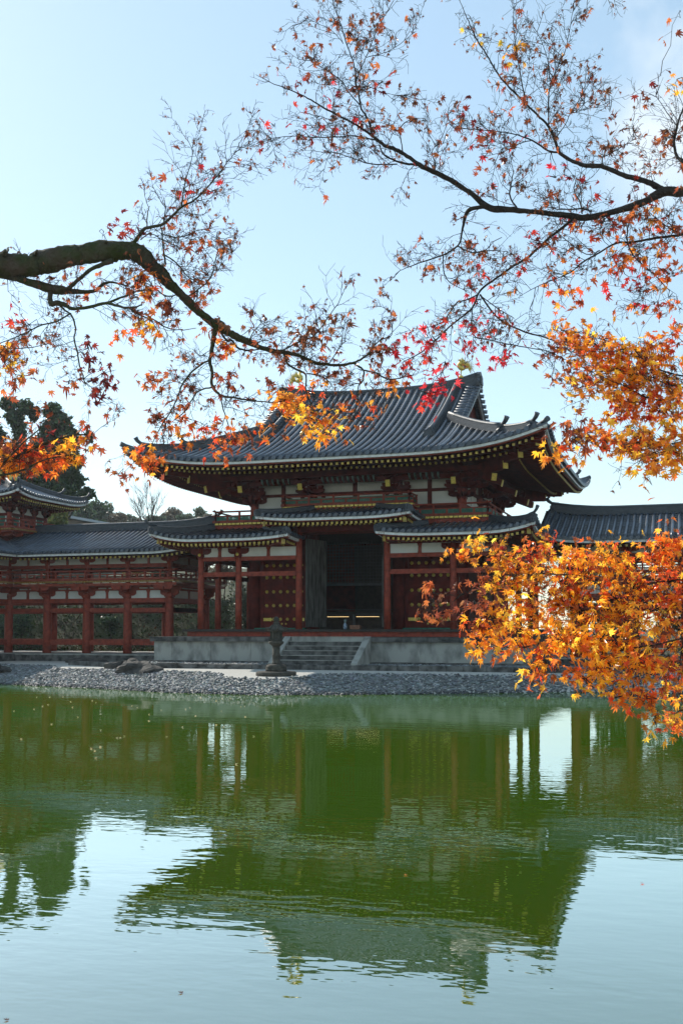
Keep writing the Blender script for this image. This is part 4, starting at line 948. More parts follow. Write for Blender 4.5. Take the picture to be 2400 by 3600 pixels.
# ================================================================== trees and plants beyond
def leaf_cloud(name, blobs, size, m, parent, cols, origin=None, flat=.5, label=None):
    """blobs: (x,y,z,rx,ry,rz,n). Small leaf faces spread through each blob, denser towards its skin"""
    P = []
    for (x, y, z, rx, ry, rz, n) in blobs:
        d = rng.normal(0, 1, (n, 3)); d /= np.linalg.norm(d, axis=1)[:, None]
        r = rng.uniform(.25, 1, n) ** .45
        bump = 1 + .22 * np.sin(d[:, 0] * 5 + x) * np.sin(d[:, 2] * 6 + z) + .12 * rng.normal(0, 1, n)
        P.append(np.array([x, y, z]) + d * (r * bump)[:, None] * np.array([rx, ry, rz]))
    P = np.concatenate(P); n = len(P)
    a = rng.normal(0, 1, (n, 3)); a /= np.linalg.norm(a, axis=1)[:, None]
    b_ = np.cross(a, rng.normal(0, 1, (n, 3))); b_ /= np.linalg.norm(b_, axis=1)[:, None]
    s = size * rng.uniform(.6, 1.3, n)[:, None]
    V = np.stack([P - a * s, P + b_ * s * flat, P + a * s, P - b_ * s * flat], 1).reshape(-1, 3)
    i = np.arange(n)[:, None] * 4; F = np.concatenate([i + [0, 1, 2], i + [0, 2, 3]])
    c = np.array(cols)[rng.integers(0, len(cols), n)] * rng.lognormal(0, .25, (n, 1))
    return np_mesh(name, V, F, m, parent, np.repeat(np.clip(c, 0, .9), 4, 0), label)
DG = [(.044, .088, .030), (.032, .070, .030), (.064, .105, .032), (.026, .054, .024)]  # greens raised partly for the haze before the left evergreens
YG = [(.16, .17, .03), (.10, .13, .03), (.20, .18, .04)]
BR = [(.16, .125, .085), (.13, .11, .075), (.18, .14, .09)]  # browns lightened to put distance haze into the colour
MG = [(.085, .115, .07), (.075, .10, .065), (.11, .125, .075)]  # grey greens also carry the pale of the haze
UNDM = attr_mat('litter_leaf', 0.8, 0.25, 0.1)
def limbs(m, base, top, r0, kids=7, spread=1.6, lv=2, seed=0):
    r_ = random.Random(seed)
    def grow(p, d, L_, r, lvl):
        pts = [p]; q = p
        for i in range(4):
            d = (d + Vector((r_.uniform(-.25, .25), r_.uniform(-.25, .25), r_.uniform(-.05, .2)))).normalized(); q = q + d * L_ / 4; pts.append(q)
        m.tube(pts, [r * (1 - .17 * i) for i in range(5)], 6 if r > .03 else 4)
        if lvl > 0:
            for _ in range(kids):
                t = r_.uniform(.35, 1); k = min(3, int(t * 4)); s_ = pts[k].lerp(pts[k + 1], t * 4 - k)
                nd = (d + Vector((r_.uniform(-1, 1), r_.uniform(-1, 1), r_.uniform(-.2, .7))) * spread * .6).normalized(); grow(s_, nd, L_ * r_.uniform(.45, .7), r * .5, lvl - 1)
    base = Vector(base); top = Vector(top); grow(base, (top - base).normalized(), (top - base).length, r0, lv)
def tree(base, blobs, label, cols, size=.22, group=None, name='evergreen_tree', m=None, r0=.3):
    t = thing(name, base, label, 'tree', group)
    zt = max(b_[2] for b_ in blobs); b0 = blobs[0]
    m_ = MB(); limbs(m_, base, (sum(b_[0] for b_ in blobs) / len(blobs), base[1], base[2] + (zt - base[2]) * .62), r0, 5, .8, 1, int(base[0] * 7) % 99); m_.build('trunk', BARK, t)
    leaf_cloud('crown', blobs, size, m or FOLM, t, cols); return t
def at(px, py, Y):
    """world point on the plane at depth Y seen at full-size photo pixel (px, py)"""
    d = Vector((math.sin(YAW), math.cos(YAW), 0)); r = Vector((math.cos(YAW), -math.sin(YAW), 0))
    D = d * math.cos(PITCH) + Vector((0, 0, math.sin(PITCH))); U = -d * math.sin(PITCH) + Vector((0, 0, math.cos(PITCH)))
    v = D + r * ((px - 1200) / FPX) + U * ((PY - py) / FPX); return CAM + v * ((Y - CAM.y) / v.y)
def ad(px, py, dist):
    d = Vector((math.sin(YAW), math.cos(YAW), 0)); r = Vector((math.cos(YAW), -math.sin(YAW), 0))
    D = d * math.cos(PITCH) + Vector((0, 0, math.sin(PITCH))); U = -d * math.sin(PITCH) + Vector((0, 0, math.cos(PITCH)))
    return CAM + (D + r * ((px - 1200) / FPX) + U * ((PY - py) / FPX)) * dist
def blobs_at(L_, Y, dens=1.0):
    out_ = []
    for px, py, rx, ry in L_:
        p = at(px, py, Y); k = (p - CAM).dot(Vector((math.sin(YAW), math.cos(YAW), 0))) / FPX
        out_.append((p.x, p.y + rng.uniform(-.8, .8), p.z, rx * k, rx * k * .9, ry * k, int(dens * rx * ry * .55)))
    return out_
b_ = blobs_at([(45, 1425, 32, 26), (95, 1435, 30, 26), (120, 1455, 18, 25), (60, 1470, 36, 24), (45, 1490, 26, 22), (58, 1530, 24, 38), (40, 1580, 40, 30), (10, 1540, 26, 34), (70, 1650, 60, 60), (20, 1640, 40, 50)], 31, 1.0)
p = at(62, 2000, 31); tree((p.x, 31, gz(p.x, 31) - .1), b_, 'tall dark evergreen with a lumpy top at the far left behind the tower', DG)
b_ = blobs_at([(190, 1445, 32, 26), (205, 1480, 42, 34), (175, 1520, 50, 40), (225, 1530, 30, 44), (150, 1580, 55, 45), (210, 1600, 60, 60), (255, 1565, 40, 36), (180, 1670, 80, 60), (235, 1680, 50, 50), (265, 1640, 30, 30), (110, 1640, 50, 60), (215, 1740, 80, 60), (292, 1730, 26, 22), (305, 1755, 24, 20), (285, 1700, 16, 16), (120, 1720, 60, 60), (300, 1530, 16, 22)], 30, .9)
p = at(195, 2000, 30); tree((p.x, 30, gz(p.x, 30) - .1), b_, 'broad dark evergreen tree right behind the tower roof', DG)
b_ = blobs_at([(190, 1825, 36, 26), (180, 1850, 34, 30), (205, 1808, 20, 16), (195, 1890, 40, 40)], 20, 1.5)
p = at(190, 2100, 20); tree((p.x, 20, gz(p.x, 20) - .1), b_, 'small yellow green tree beside the tower balcony', YG, .14, name='young_tree', r0=.1)
for i, (x_, y_, h_, lb) in enumerate([(-47, 27, 17, 'tall dark evergreen standing left of the tower trees'), (-41, 20, 13, 'dark evergreen close behind the left end of the corridor'), (-53, 36, 19, 'tallest dark evergreen of the grove left of the tower')]):  # evergreens out of view, added for their shade on the slope
    g0 = gz(x_, y_); bl = [(x_ + rng.uniform(-2, 2) * (1 - q * .6), y_ + rng.uniform(-1.5, 1.5), g0 + 2 + (h_ - 3) * q, 3.0 * (1 - q * .6), 2.6 * (1 - q * .6), 1.9, 700) for q in np.linspace(0, 1, 9)]
    tree((x_, y_, g0 - .1), bl, lb, DG, .3)
for i, (x_, y_, h_, r_, lb) in enumerate([(11.0, 15, 5.9, 1.1, 'dark clipped tree behind the right corridor, nearest to the hall'), (14.6, 16, 6.0, 1.8, 'dark round tree behind the right corridor, farther from the hall'), (19.2, 15.5, 6.2, 2.2, 'dark tree behind the far end of the right corridor')]):
    g0 = gz(x_, y_); bl = [(x_ + rng.uniform(-1, 1) * r_ * .7, y_ + rng.uniform(-.6, .6), g0 + .8 + (h_ - 1.6) * q, r_ * .75, .9, .9, 420) for q in np.linspace(0, 1, 9)]
    tree((x_, y_, g0 - .1), bl, lb, DG, .16, r0=.12)
# undergrowth and leaf litter on the slope
n_ = 26000; X_ = rng.uniform(-48, 6, n_); Y_ = rng.uniform(9.6, 18.6, n_); cl = .5 + .5 * np.sin(X_ * 1.7 + np.sin(Y_ * 1.3) * 2) * np.sin(Y_ * 1.1 + X_ * .6)
P = np.array([(x_, y_, gz(x_, y_) + abs(rng.normal(0, .05 + .16 * c)) ) for x_, y_, c in zip(X_, Y_, cl)])
a = rng.normal(0, 1, (n_, 3)); a /= np.linalg.norm(a, axis=1)[:, None]; b2 = np.cross(a, rng.normal(0, 1, (n_, 3))); b2 /= np.linalg.norm(b2, axis=1)[:, None]
sz = rng.uniform(.05, .13, n_)[:, None]; V = np.stack([P - a * sz, P + b2 * sz * .5, P + a * sz, P - b2 * sz * .5], 1).reshape(-1, 3); i4 = np.arange(n_)[:, None] * 4
pc = .7 * np.array([(.035, .066, .014), (.026, .050, .012), (.060, .034, .016), (.046, .068, .014), (.080, .034, .018), (.024, .036, .010), (.055, .075, .016)])[rng.integers(0, 7, n_)]
ob = np_mesh('undergrowth', V, np.concatenate([i4 + [0, 1, 2], i4 + [0, 2, 3]]), UNDM, None, np.repeat(pc, 4, 0)); ob['kind'] = 'stuff'
# tree line on the hill
k_ = 0
for (px, py, w_, h_, kind) in [(290, 1795, 45, 30, 0), (330, 1785, 40, 36, 0), (362, 1792, 34, 34, 1), (352, 1790, 16, 24, 0), (405, 1818, 34, 26, 2), (440, 1822, 34, 22, 1), (475, 1828, 34, 22, 2), (545, 1826, 30, 20, 1), (585, 1822, 34, 24, 2), (612, 1812, 30, 36, 2), (650, 1824, 30, 22, 1), (680, 1818, 26, 26, 3), (712, 1812, 22, 34, 3), (745, 1826, 30, 22, 2), (790, 1822, 30, 24, 2), (260, 1800, 40, 30, 1), (840, 1826, 40, 24, 2), (250, 1780, 30, 26, 0)]:
    Y = 96 + (k_ * 7) % 22; p = at(px, py + 8, Y); s_ = (p - CAM).length / FPX; g0 = gz(p.x, Y)
    cols = [DG, MG, BR, [(.10, .12, .05), (.08, .10, .04)]][kind]
    bl = [(p.x + rng.uniform(-.6, .6) * w_ * s_, Y + rng.uniform(-1, 1), p.z + (rng.uniform(-.7, .5)) * h_ * s_, w_ * s_ * .55, 1.5, h_ * s_ * .6, 170) for _ in range(6)] + [(p.x, Y, p.z - h_ * s_ * 1.3, w_ * s_, 1.6, h_ * s_, 260)]
    nm = ['dark green round tree on the far hill', 'grey green tree on the far hill', 'bare brownish tree on the far hill', 'pale green bamboo like tree on the far hill'][kind]
    tree((p.x, Y, g0 - .1), bl, nm, cols, .30, 'trees along the far hill', 'hill_tree', r0=.2); k_ += 1
# bare tree and low building on the hill
p = at(518, 1850, 58); bt = thing('bare_tree', (p.x, 58, gz(p.x, 58) - .1), 'leafless spreading tree on the hill between the tower and the hall', 'tree')
m_ = MB(); limbs(m_, (p.x, 58, gz(p.x, 58) - .1), (p.x + .3, 58, p.z + .4), .16, 5, 1, 0, 3)
for sd, (dx, dz) in enumerate([(-2.6, 2.6), (-1.4, 3.0), (.4, 3.3), (1.5, 2.8), (2.6, 2.0), (-3.2, 1.4), (-.4, 4.2)]):
    limbs(m_, (p.x + .2, 58, p.z + rng.uniform(-.3, .4)), (p.x + dx * .8, 58 + rng.uniform(-1, 1), p.z + dz * .8), .06, 6, 1.2, 2, sd)
m_.build('trunk', BARK, bt)
BD = thing('low_building', (-58, 70, 8), 'low modern grey roofed building far behind the left corridor', 'building')
m_ = MB(); m_.box(-65, -53.3, 56, 92, 7.0, 14.9); m_.build('wall', MWALL, BD)
m_ = MB(); m_.prism([(-66, 14.95), (-52.6, 14.95), (-52.6, 15.25), (-60, 15.9), (-66, 15.6)], (0, 74, 0), (1, 0, 0), (0, 0, 1), (0, 1, 0), 38); m_.build('roof', MROOF, BD)
m_ = MB(); m_.box(-53.28, -53.2, 57, 91, 13.2, 13.4); m_.box(-53.28, -53.1, 56, 64, 9, 13.0); m_.build('wall_panel', MROOF, BD)
# shrubs on the slope, seen through the corridor
SH = [(78, 2190, 13.5, 44, 46, DG, 'glossy dark shrub with bright glints behind the left corridor'), (392, 2192, 14, 26, 26, DG, 'small glossy shrub behind the left corridor'),
      (20, 2210, 14.5, 36, 60, DG, 'dark shrub at the far left behind the corridor columns'), (842, 2090, 15, 46, 80, MG, 'tall glossy shrub seen between the left porch columns'),
      (790, 2000, 19, 60, 40, BR, 'brownish bush high behind the left porch'), (700, 2010, 19, 60, 36, BR, 'brown bush behind the corridor end'), (880, 2150, 16, 40, 60, DG, 'dark shrub beside the core column of the hall'),
      (470, 2010, 34, 50, 14, [(.30, .22, .03), (.35, .12, .03)], 'orange yellow bush seen above the corridor railing'), (560, 2015, 36, 40, 14, MG, 'green bush seen above the corridor railing'),
      (150, 2030, 30, 60, 14, MG, 'grey green bush seen above the railing at far left'), (330, 2140, 18, 90, 10, BR, 'low brown hedge on the slope'), (250, 2050, 26, 60, 12, MG, 'pale bush on the slope top')]
for i, (px, py, Y, rx, ry, cols, lb) in enumerate(SH):
    p = at(px, py, Y); s_ = (p - CAM).length / FPX; g0 = gz(p.x, Y)
    bl = [(p.x + rng.uniform(-.5, .5) * rx * s_, Y + rng.uniform(-.4, .4), p.z + rng.uniform(-.5, .5) * ry * s_, rx * s_ * .6, .6, ry * s_ * .6, 260) for _ in range(5)]
    bl += [(p.x, Y, max(g0 + .3, p.z - ry * s_), rx * s_ * .8, .6, ry * s_ * .5, 160)]
    tree((p.x, Y, g0 - .05), bl, lb, cols, .09, name='shrub', r0=.05)
p = at(245, 2215, 14); bs = thing('bare_shrub', (p.x, 14, gz(p.x, 14) - .05), 'leafless twiggy shrub on the slope between the corridor columns', 'shrub')
m_ = MB()
for i in range(5): a = rng.uniform(-1, 1); limbs(m_, (p.x + a * .15, 14, gz(p.x, 14) - .05), (p.x + a * 1.3, 14 + rng.uniform(-.4, .4), p.z + 1.0 + rng.uniform(-.3, .6)), .018, 6, 1.1, 1, 60 + i)
m_.build('stems', mat('grey_twig', (.045, .036, .028), .9), bs)

# ================================================================== maples on the near bank
NL = 7
def leaf_template():
    ang = [-128, -82, -40, 0, 40, 82, 128]; ln = [.50, .80, .96, 1.08, .96, .80, .50]
    pts = [(0, -.16)]
    for i, (a, l_) in enumerate(zip(ang, ln)):
        if i > 0:
            b_ = R((ang[i - 1] + a) / 2); pts.append((.36 * math.sin(b_), .36 * math.cos(b_)))
        for da, f in ((-13, .55), (0, 1.0), (13, .55)):
            b_ = R(a + da); pts.append((l_ * f * math.sin(b_), l_ * f * math.cos(b_)))
    pts = pts[:1] + pts[1:]
    return np.array([(0, .05)] + pts)
LT = leaf_template(); NLV = len(LT)
LF = np.array([(0, i, i + 1) for i in range(1, NLV - 1)] + [(0, NLV - 1, 1)])[:, ::-1]
PAL = {'crimson': [(.52, .025, .045), (.42, .02, .03), (.60, .06, .07)], 'red': [(.50, .05, .03), (.42, .035, .028), (.38, .025, .03)], 'darkred': [(.17, .02, .020), (.24, .03, .02), (.12, .02, .018)],
       'rust': [(.33, .085, .030), (.26, .06, .025), (.40, .12, .035), (.20, .05, .028)], 'brown': [(.18, .070, .035), (.24, .10, .045), (.14, .055, .032)],
       'orange': [(.66, .25, .030), (.60, .18, .022), (.72, .34, .04), (.48, .13, .025), (.60, .09, .025), (.42, .14, .03)], 'gold': [(.76, .46, .035), (.74, .37, .03), (.80, .54, .06), (.66, .28, .025), (.58, .16, .025), (.46, .18, .03)],
       'redorange': [(.58, .12, .025), (.64, .19, .028), (.52, .065, .025), (.66, .28, .04), (.36, .08, .025)], 'mix': [(.68, .29, .03), (.78, .50, .05), (.74, .40, .035), (.70, .34, .03), (.55, .10, .025), (.46, .15, .035)]}
class Maple:
    def __init__(s, name, base, label):
        s.t = thing(name, base, label, 'tree'); s.S = []; s.k = 1.0; s.sz = 1.0; s.big = MB(); s.tw = MB(); s.lp = []; s.lc = []; s.ls = []; s.lcurl = []
    def smooth(s, P, k=3):
        P = [np.array(p, float) for p in P]; Q = []
        for i in range(len(P) - 1):
            a = P[max(0, i - 1)]; b_ = P[i]; c = P[i + 1]; d = P[min(len(P) - 1, i + 2)]
            for j in range(k):
                t = j / k; Q.append(.5 * (2 * b_ + (c - a) * t + (2 * a - 5 * b_ + 4 * c - d) * t * t + (3 * b_ - a - 3 * c + d) * t ** 3))
        Q.append(P[-1]); return Q
    def limb(s, pts, d0=None, d1=None, mb=None, tw=True, leafp=.025, pal='rust', dens=1.0):
        """pts: (px, py, width px) in the photo; distance runs from d0 to d1 (d0 defaults to the limb it leaves)"""
        if d0 is None:
            q = min(s.S, key=lambda q: (q[0] - pts[0][0]) ** 2 + (q[1] - pts[0][1]) ** 2); d0 = q[2]
        if d1 is None: d1 = d0 + random.uniform(-.35, .45)
        n = len(pts); L_ = [(p[0], p[1], p[2], d0 + (d1 - d0) * i / (n - 1)) for i, p in enumerate(pts)]
        Q = s.smooth(L_, 7 if max(p[2] for p in pts) > 40 else 4)
        W = [ad(q[0] + random.uniform(-1.2, 1.2), q[1] + random.uniform(-1.2, 1.2), q[3]) for q in Q]; Rr = [max(.0012, q[2] / 2 * q[3] / FPX * random.uniform(.94, 1.06)) for q in Q]
        M_ = mb or s.big; n0 = len(M_.v); ns_ = 14 if max(Rr) > .02 else 6
        M_.tube(W, Rr, ns_)
        if max(Rr) > .02:
            for i in range(len(W)):
                for j in range(ns_):
                    v = Vector(M_.v[n0 + i * ns_ + j]); o_ = v - W[i]; a_ = 2 * PI * j / ns_; k_ = .07 * math.sin(2 * a_ + i * .37) + .06 * math.sin(3 * a_ - i * .61 + 1) + .05 * math.sin(a_ + i * .23) + random.gauss(0, .018)
                    M_.v[n0 + i * ns_ + j] = tuple(W[i] + o_ * (1 + k_))
        for q, w_ in zip(Q, W): s.S.append((q[0], q[1], q[3], w_))
        if tw: s.twigs(Q, dens, leafp, pal)
    def twig(s, p, d, L_, r, lvl, leafp, pal):
        pts = [p]; q = p; dd = d; k = 4
        for i in range(k):
            dd = (dd + Vector((random.gauss(0, .22), random.gauss(0, .22), random.gauss(.02, .22)))).normalized(); q = q + dd * (L_ / k); pts.append(q)
        s.tw.tube(pts, [max(.0009, r * (1 - .18 * i)) for i in range(k + 1)], 4, False)
        if lvl > 0:
            for i in range(1, k + 1):
                for sg in ((-1, 1) if random.random() < .55 else (random.choice((-1, 1)),)):
                    sd = dd.cross(Vector((random.gauss(0, 1), random.gauss(0, 1), random.gauss(0, 1)))).normalized()
                    s.twig(pts[i], (dd * .8 + sd * .75).normalized(), L_ * random.uniform(.28, .5), r * .6, lvl - 1, leafp, pal)
        if random.random() < leafp: s.leaf(pts[-1] + Vector((random.gauss(0, .01), random.gauss(0, .01), -.012)), pal, random.uniform(.028, .045), random.uniform(.2, 1.2))
        elif random.random() < .10: s.leaf(pts[-1] + Vector((0, 0, -.01)), 'brown', random.uniform(.014, .024), 1.6)
    def twigs(s, Q, dens, leafp, pal):
        for a, b_ in zip(Q, Q[1:]):
            seg = math.hypot(b_[0] - a[0], b_[1] - a[1]); n = seg / 26 * dens * (1.0 if a[2] < 16 else .45 if a[2] < 30 else .12)
            n = int(n) + (random.random() < n - int(n))
            for _ in range(n):
                t = random.random(); P = ad(a[0] + (b_[0] - a[0]) * t, a[1] + (b_[1] - a[1]) * t, a[3]); fw = (ad(b_[0], b_[1], b_[3]) - ad(a[0], a[1], a[3])).normalized()
                sd = fw.cross(Vector((random.gauss(0, 1), random.gauss(0, 1), random.gauss(0, 1)))).normalized()
                d = (fw * random.uniform(.3, .9) + sd * random.uniform(.6, 1) + Vector((0, 0, .18))).normalized()
                s.twig(P, d, random.uniform(.08, .24), random.uniform(.0014, .0024), 2 if random.random() < .6 else 1, leafp, pal)
    def leaf(s, p, pal, size, curl):
        s.lp.append(tuple(p)); s.lc.append(random.choice(PAL[pal])); s.ls.append(size); s.lcurl.append(curl)
    def cluster(s, px, py, rx, ry, n, pal, dep=None, K=1.5306, size=(.027, .048)):
        px, py, rx, ry = px * K, py * K, rx * K, ry * K
        q0 = min(s.S, key=lambda q: (q[0] - px) ** 2 + (q[1] - py) ** 2); d = dep or q0[2]
        n = max(3, int(n * s.k)); m = max(2, int(n / 6)); sp = min(.35, max(rx, ry) * d / FPX)
        for i in range(m):
            ex, ey = random.gauss(0, .5) * rx, random.gauss(0, .5) * ry; de = d + random.uniform(-1, 1) * sp * .8
            tg = ad(px + ex, py + ey, de)
            cand = s.S[::2] if len(s.S) > 400 else s.S
            tx_, ty_ = px + ex * .4, py + ey * .4
            q = min(random.sample(cand, min(len(cand), 160)) + [q0], key=lambda q: (q[0] - tx_) ** 2 + (q[1] - ty_) ** 2 + (q[2] - de) ** 2 * 3e4)
            a = q[3]; L_ = (tg - a).length; mid = a.lerp(tg, .5) + Vector((random.gauss(0, .08), random.gauss(0, .08), random.gauss(.05, .08))) * L_
            pts = [a, a.lerp(mid, .55) + Vector((random.gauss(0, .02), 0, random.gauss(0, .02))), mid, mid.lerp(tg, .5) + Vector((random.gauss(0, .02), 0, random.gauss(0, .02))), tg]
            s.tw.tube(pts, [.0024, .0020, .0017, .0014, .001], 4, False)
            if i < 6: s.S.append((px + ex, py + ey, de, tg)); 
            nl = n // m + (1 if random.random() < n / m - n // m else 0)
            for j in range(nl):
                t = random.uniform(.45, 1.05); k = min(3, int(t * 4)); b_ = pts[k].lerp(pts[k + 1], t * 4 - k) if t <= 1 else tg
                spread = .045
                off = Vector((random.gauss(0, spread), random.gauss(0, spread), random.gauss(-.012, spread * .8)))
                if j % 3 == 0: s.tw.tube([b_, b_ + off], [.0011, .0007], 3, False)
                s.leaf(b_ + off, pal, random.uniform(*size) * s.sz, random.choice((.1, .3, .5, .9, 1.4)) if pal not in ('brown',) else random.uniform(.9, 1.8))
    def finish(s, bark, lab=None):
        s.big.build('branches', bark, s.t); s.tw.build('twigs', BARK, s.t)
        n = len(s.lp); P = np.array(s.lp); S_ = np.array(s.ls)[:, None, None]; C = np.array(s.lcurl)
        nr = rng.normal(0, 1, (n, 3)); nr[:, 2] = np.abs(nr[:, 2]) * .9 + .25; nr /= np.linalg.norm(nr, axis=1)[:, None]
        tp = rng.normal(0, .7, (n, 3)); tp[:, 2] -= .75; tp -= nr * np.sum(tp * nr, 1)[:, None]; tp /= np.linalg.norm(tp, axis=1)[:, None]
        sx = np.cross(tp, nr); xy = LT[None].repeat(n, 0).copy(); xy *= (1 + rng.normal(0, .07, (n, NLV, 2)))
        r2 = (xy ** 2).sum(2); zz = -C[:, None] * r2 * .45 + rng.normal(0, .05, (n, NLV)) ; fold = rng.uniform(.0, .5, n)[:, None] * np.abs(xy[:, :, 0])
        xs_ = xy[:, :, 0] / (1 + C[:, None] * r2 * .5)
        V = P[:, None] + S_ * (xs_[:, :, None] * sx[:, None] + xy[:, :, 1:2] * tp[:, None] + (zz + fold)[:, :, None] * nr[:, None])
        F = (LF[None] + NLV * np.arange(n)[:, None, None]).reshape(-1, 3)
        c = np.array(s.lc) * rng.lognormal(0, .14, (n, 1)); c = np.repeat(np.clip(c, 0, .92), NLV, 0)
        np_mesh('foliage', V.reshape(-1, 3), F, LEAFM, s.t, c, lab)
def cam_xyz(la, fw, z): v = BANK + FWD * fw + RGT * la; return Vector((v.x, v.y, z))
def cr(scale, ox, oy, L_): return [(ox + x * scale, oy + y * scale, w_ * scale) for x, y, w_ in L_]
A = lambda L_: cr(.574, 0, 500, L_)
B = lambda L_: cr(.574, 0, 1000, L_)
C_ = lambda L_: cr(.574, 700, 900, L_)
# ---- left maple
gb_ = cam_xyz(-4.1, 5.6, 0); M1 = Maple('maple_tree', (gb_.x, gb_.y, gz(gb_.x, gb_.y) - .1), 'mossy maple at the left whose thick bent bough reaches over the pond'); M1.k = 0.55; M1.sz = 1.0
P0 = ad(-40, 930, 6.0); tb = Vector((gb_.x, gb_.y, gz(gb_.x, gb_.y) - .1)); t1 = cam_xyz(-3.95, 5.7, 2.2); t2 = cam_xyz(-3.5, 5.85, 3.6); t3 = cam_xyz(-2.8, 5.95, 4.25)
tk = MB(); tk.tube([tb, tb.lerp(t1, .3), t1, t1.lerp(t2, .5), t2, t3, P0], [.26, .20, .17, .15, .13, .095, .078], 14); tk.tube([t1, cam_xyz(-4.4, 5.6, 3.6), cam_xyz(-4.9, 5.2, 5.2), cam_xyz(-5.4, 4.6, 6.4)], [.13, .10, .07, .02], 10); tk.build('trunk', BARK, M1.t)
gnarl = lambda L_: [(x, y, w_ * random.uniform(.95, 1.08)) for x, y, w_ in L_]
M1.limb(A([(-70, 750, 150), (0, 745, 150), (100, 748, 128), (190, 755, 138), (250, 742, 142), (400, 705, 132), (520, 680, 128), (650, 668, 124), (780, 668, 112), (850, 682, 112), (920, 742, 94), (980, 800, 82), (1040, 870, 62), (1110, 930, 54), (1160, 980, 52), (1220, 1040, 48), (1300, 1105, 52), (1345, 1125, 64), (1400, 1165, 46), (1470, 1200, 40), (1568, 1240, 38)]) +
        C_([(200, 482, 36), (310, 535, 31), (420, 575, 29), (520, 590, 26), (620, 612, 22), (700, 650, 20), (760, 663, 19), (850, 668, 17), (940, 655, 15), (1010, 620, 13), (1060, 580, 10)]), 6.0, 6.6, dens=.5)
for kx, ky, w_ in ((640, 615, 34), (1330, 1085, 30), (215, 672, 26), (20, 672, 40), (985, 760, 40), (40, 655, 22)):
    q = A([(kx, ky + 25, w_)])[0]; q2 = A([(kx + 14, ky - 12, w_ * .35)])[0]
    M1.limb([q, ((q[0] + q2[0]) / 2, (q[1] + q2[1]) / 2, q[2] * .8), q2], d1=None, tw=False)
M1.limb(A([(-80, 800, 40), (20, 822, 36), (100, 835, 38), (200, 860, 46), (300, 893, 52), (380, 905, 58), (430, 912, 40), (520, 920, 23), (590, 905, 20), (640, 865, 18), (700, 860, 13), (780, 882, 9)]), 6.0, 6.3)
M1.limb(A([(410, 905, 34), (440, 880, 26), (500, 825, 22), (560, 778, 24), (620, 752, 28), (690, 725, 34)]), tw=False)
M1.limb(A([(312, 900, 30), (308, 950, 30), (318, 990, 38), (355, 985, 34), (400, 995, 28), (440, 1018, 22), (520, 1015, 20), (600, 996, 20), (660, 985, 19), (720, 1003, 16), (800, 1015, 13), (870, 995, 9)]))
M1.limb(A([(655, 985, 16), (700, 968, 16), (780, 938, 13), (850, 910, 9), (930, 905, 6)]))
M1.limb(A([(790, 1015, 11), (870, 1065, 9), (950, 1090, 8), (1010, 1130, 7), (1100, 1150, 6), (1200, 1140, 4)]))
M1.limb(A([(355, 985, 14), (400, 1030, 12), (440, 1060, 11), (465, 1140, 10), (455, 1200, 10), (475, 1290, 10), (490, 1370, 9)]) + B([(510, 560, 8), (525, 620, 6)]))
M1.limb(A([(435, 1050, 11), (350, 1095, 10), (240, 1125, 9), (130, 1180, 8), (0, 1232, 6)]))
M1.limb(B([(0, 370, 7), (90, 392, 7), (200, 385, 6), (300, 360, 4), (380, 330, 3)]), 5.8)
M1.limb(A([(815, 620, 26), (870, 550, 23), (900, 525, 21), (990, 505, 18), (1050, 460, 16), (1110, 400, 14), (1190, 355, 11), (1260, 290, 9), (1320, 220, 7), (1380, 140, 5), (1440, 60, 3.5), (1470, 0, 2)]), dens=1.3)
M1.limb(A([(1110, 400, 8), (1130, 270, 7), (1165, 140, 5), (1190, 40, 2.5)]))
M1.limb(A([(900, 525, 8), (905, 440, 7), (915, 390, 4)])); M1.limb(A([(985, 510, 8), (995, 570, 10), (1003, 660, 12), (1015, 750, 14)])); M1.limb(A([(1000, 500, 7), (1015, 400, 6), (1000, 330, 3)]))
M1.limb(A([(1160, 940, 10), (1230, 890, 9), (1290, 830, 8), (1320, 720, 6), (1350, 640, 4), (1370, 590, 2)]), dens=1.4); M1.limb(A([(1010, 690, 9), (1080, 740, 8), (1150, 820, 6), (1230, 870, 4)])); M1.limb(A([(1000, 565, 7), (1100, 582, 6), (1200, 545, 5), (1340, 515, 3)]), dens=1.3)
M1.limb(A([(1090, 935, 9), (1010, 940, 8), (930, 880, 6), (840, 850, 4)])); M1.limb(A([(860, 600, 7), (920, 560, 6), (1000, 600, 5), (1090, 640, 3)]))
M1.limb(A([(1325, 1130, 38), (1305, 1210, 29), (1295, 1290, 24)]) + B([(1285, 470, 21), (1300, 540, 20), (1295, 600, 19), (1320, 650, 18), (1360, 680, 16), (1440, 695, 12), (1568, 712, 10)]) + C_([(320, 888, 9), (400, 893, 8), (500, 895, 7), (560, 858, 5)]))
M1.limb(B([(1282, 462, 12), (1210, 505, 11), (1150, 565, 11), (1110, 630, 10), (1080, 710, 9), (1045, 780, 8), (1000, 850, 7), (960, 920, 6), (930, 980, 4)]), dens=1.2)
M1.limb(B([(1295, 630, 10), (1220, 650, 9), (1180, 700, 8), (1140, 770, 7), (1070, 830, 5)])); M1.limb(B([(1350, 680, 9), (1370, 770, 8), (1400, 860, 7), (1425, 940, 4)])); M1.limb(B([(1070, 592, 5), (1180, 630, 6), (1240, 645, 6)]))
M1.limb(C_([(135, 470, 13), (170, 520, 13), (200, 515, 12), (235, 562, 12), (300, 578, 11), (370, 572, 9)]))
M1.limb(C_([(520, 600, 14), (550, 670, 12), (640, 715, 12), (655, 745, 10), (655, 830, 9), (690, 920, 8), (720, 1010, 7), (760, 1065, 5)])); M1.limb(C_([(660, 720, 8), (740, 735, 7), (790, 765, 6), (820, 805, 4)]))
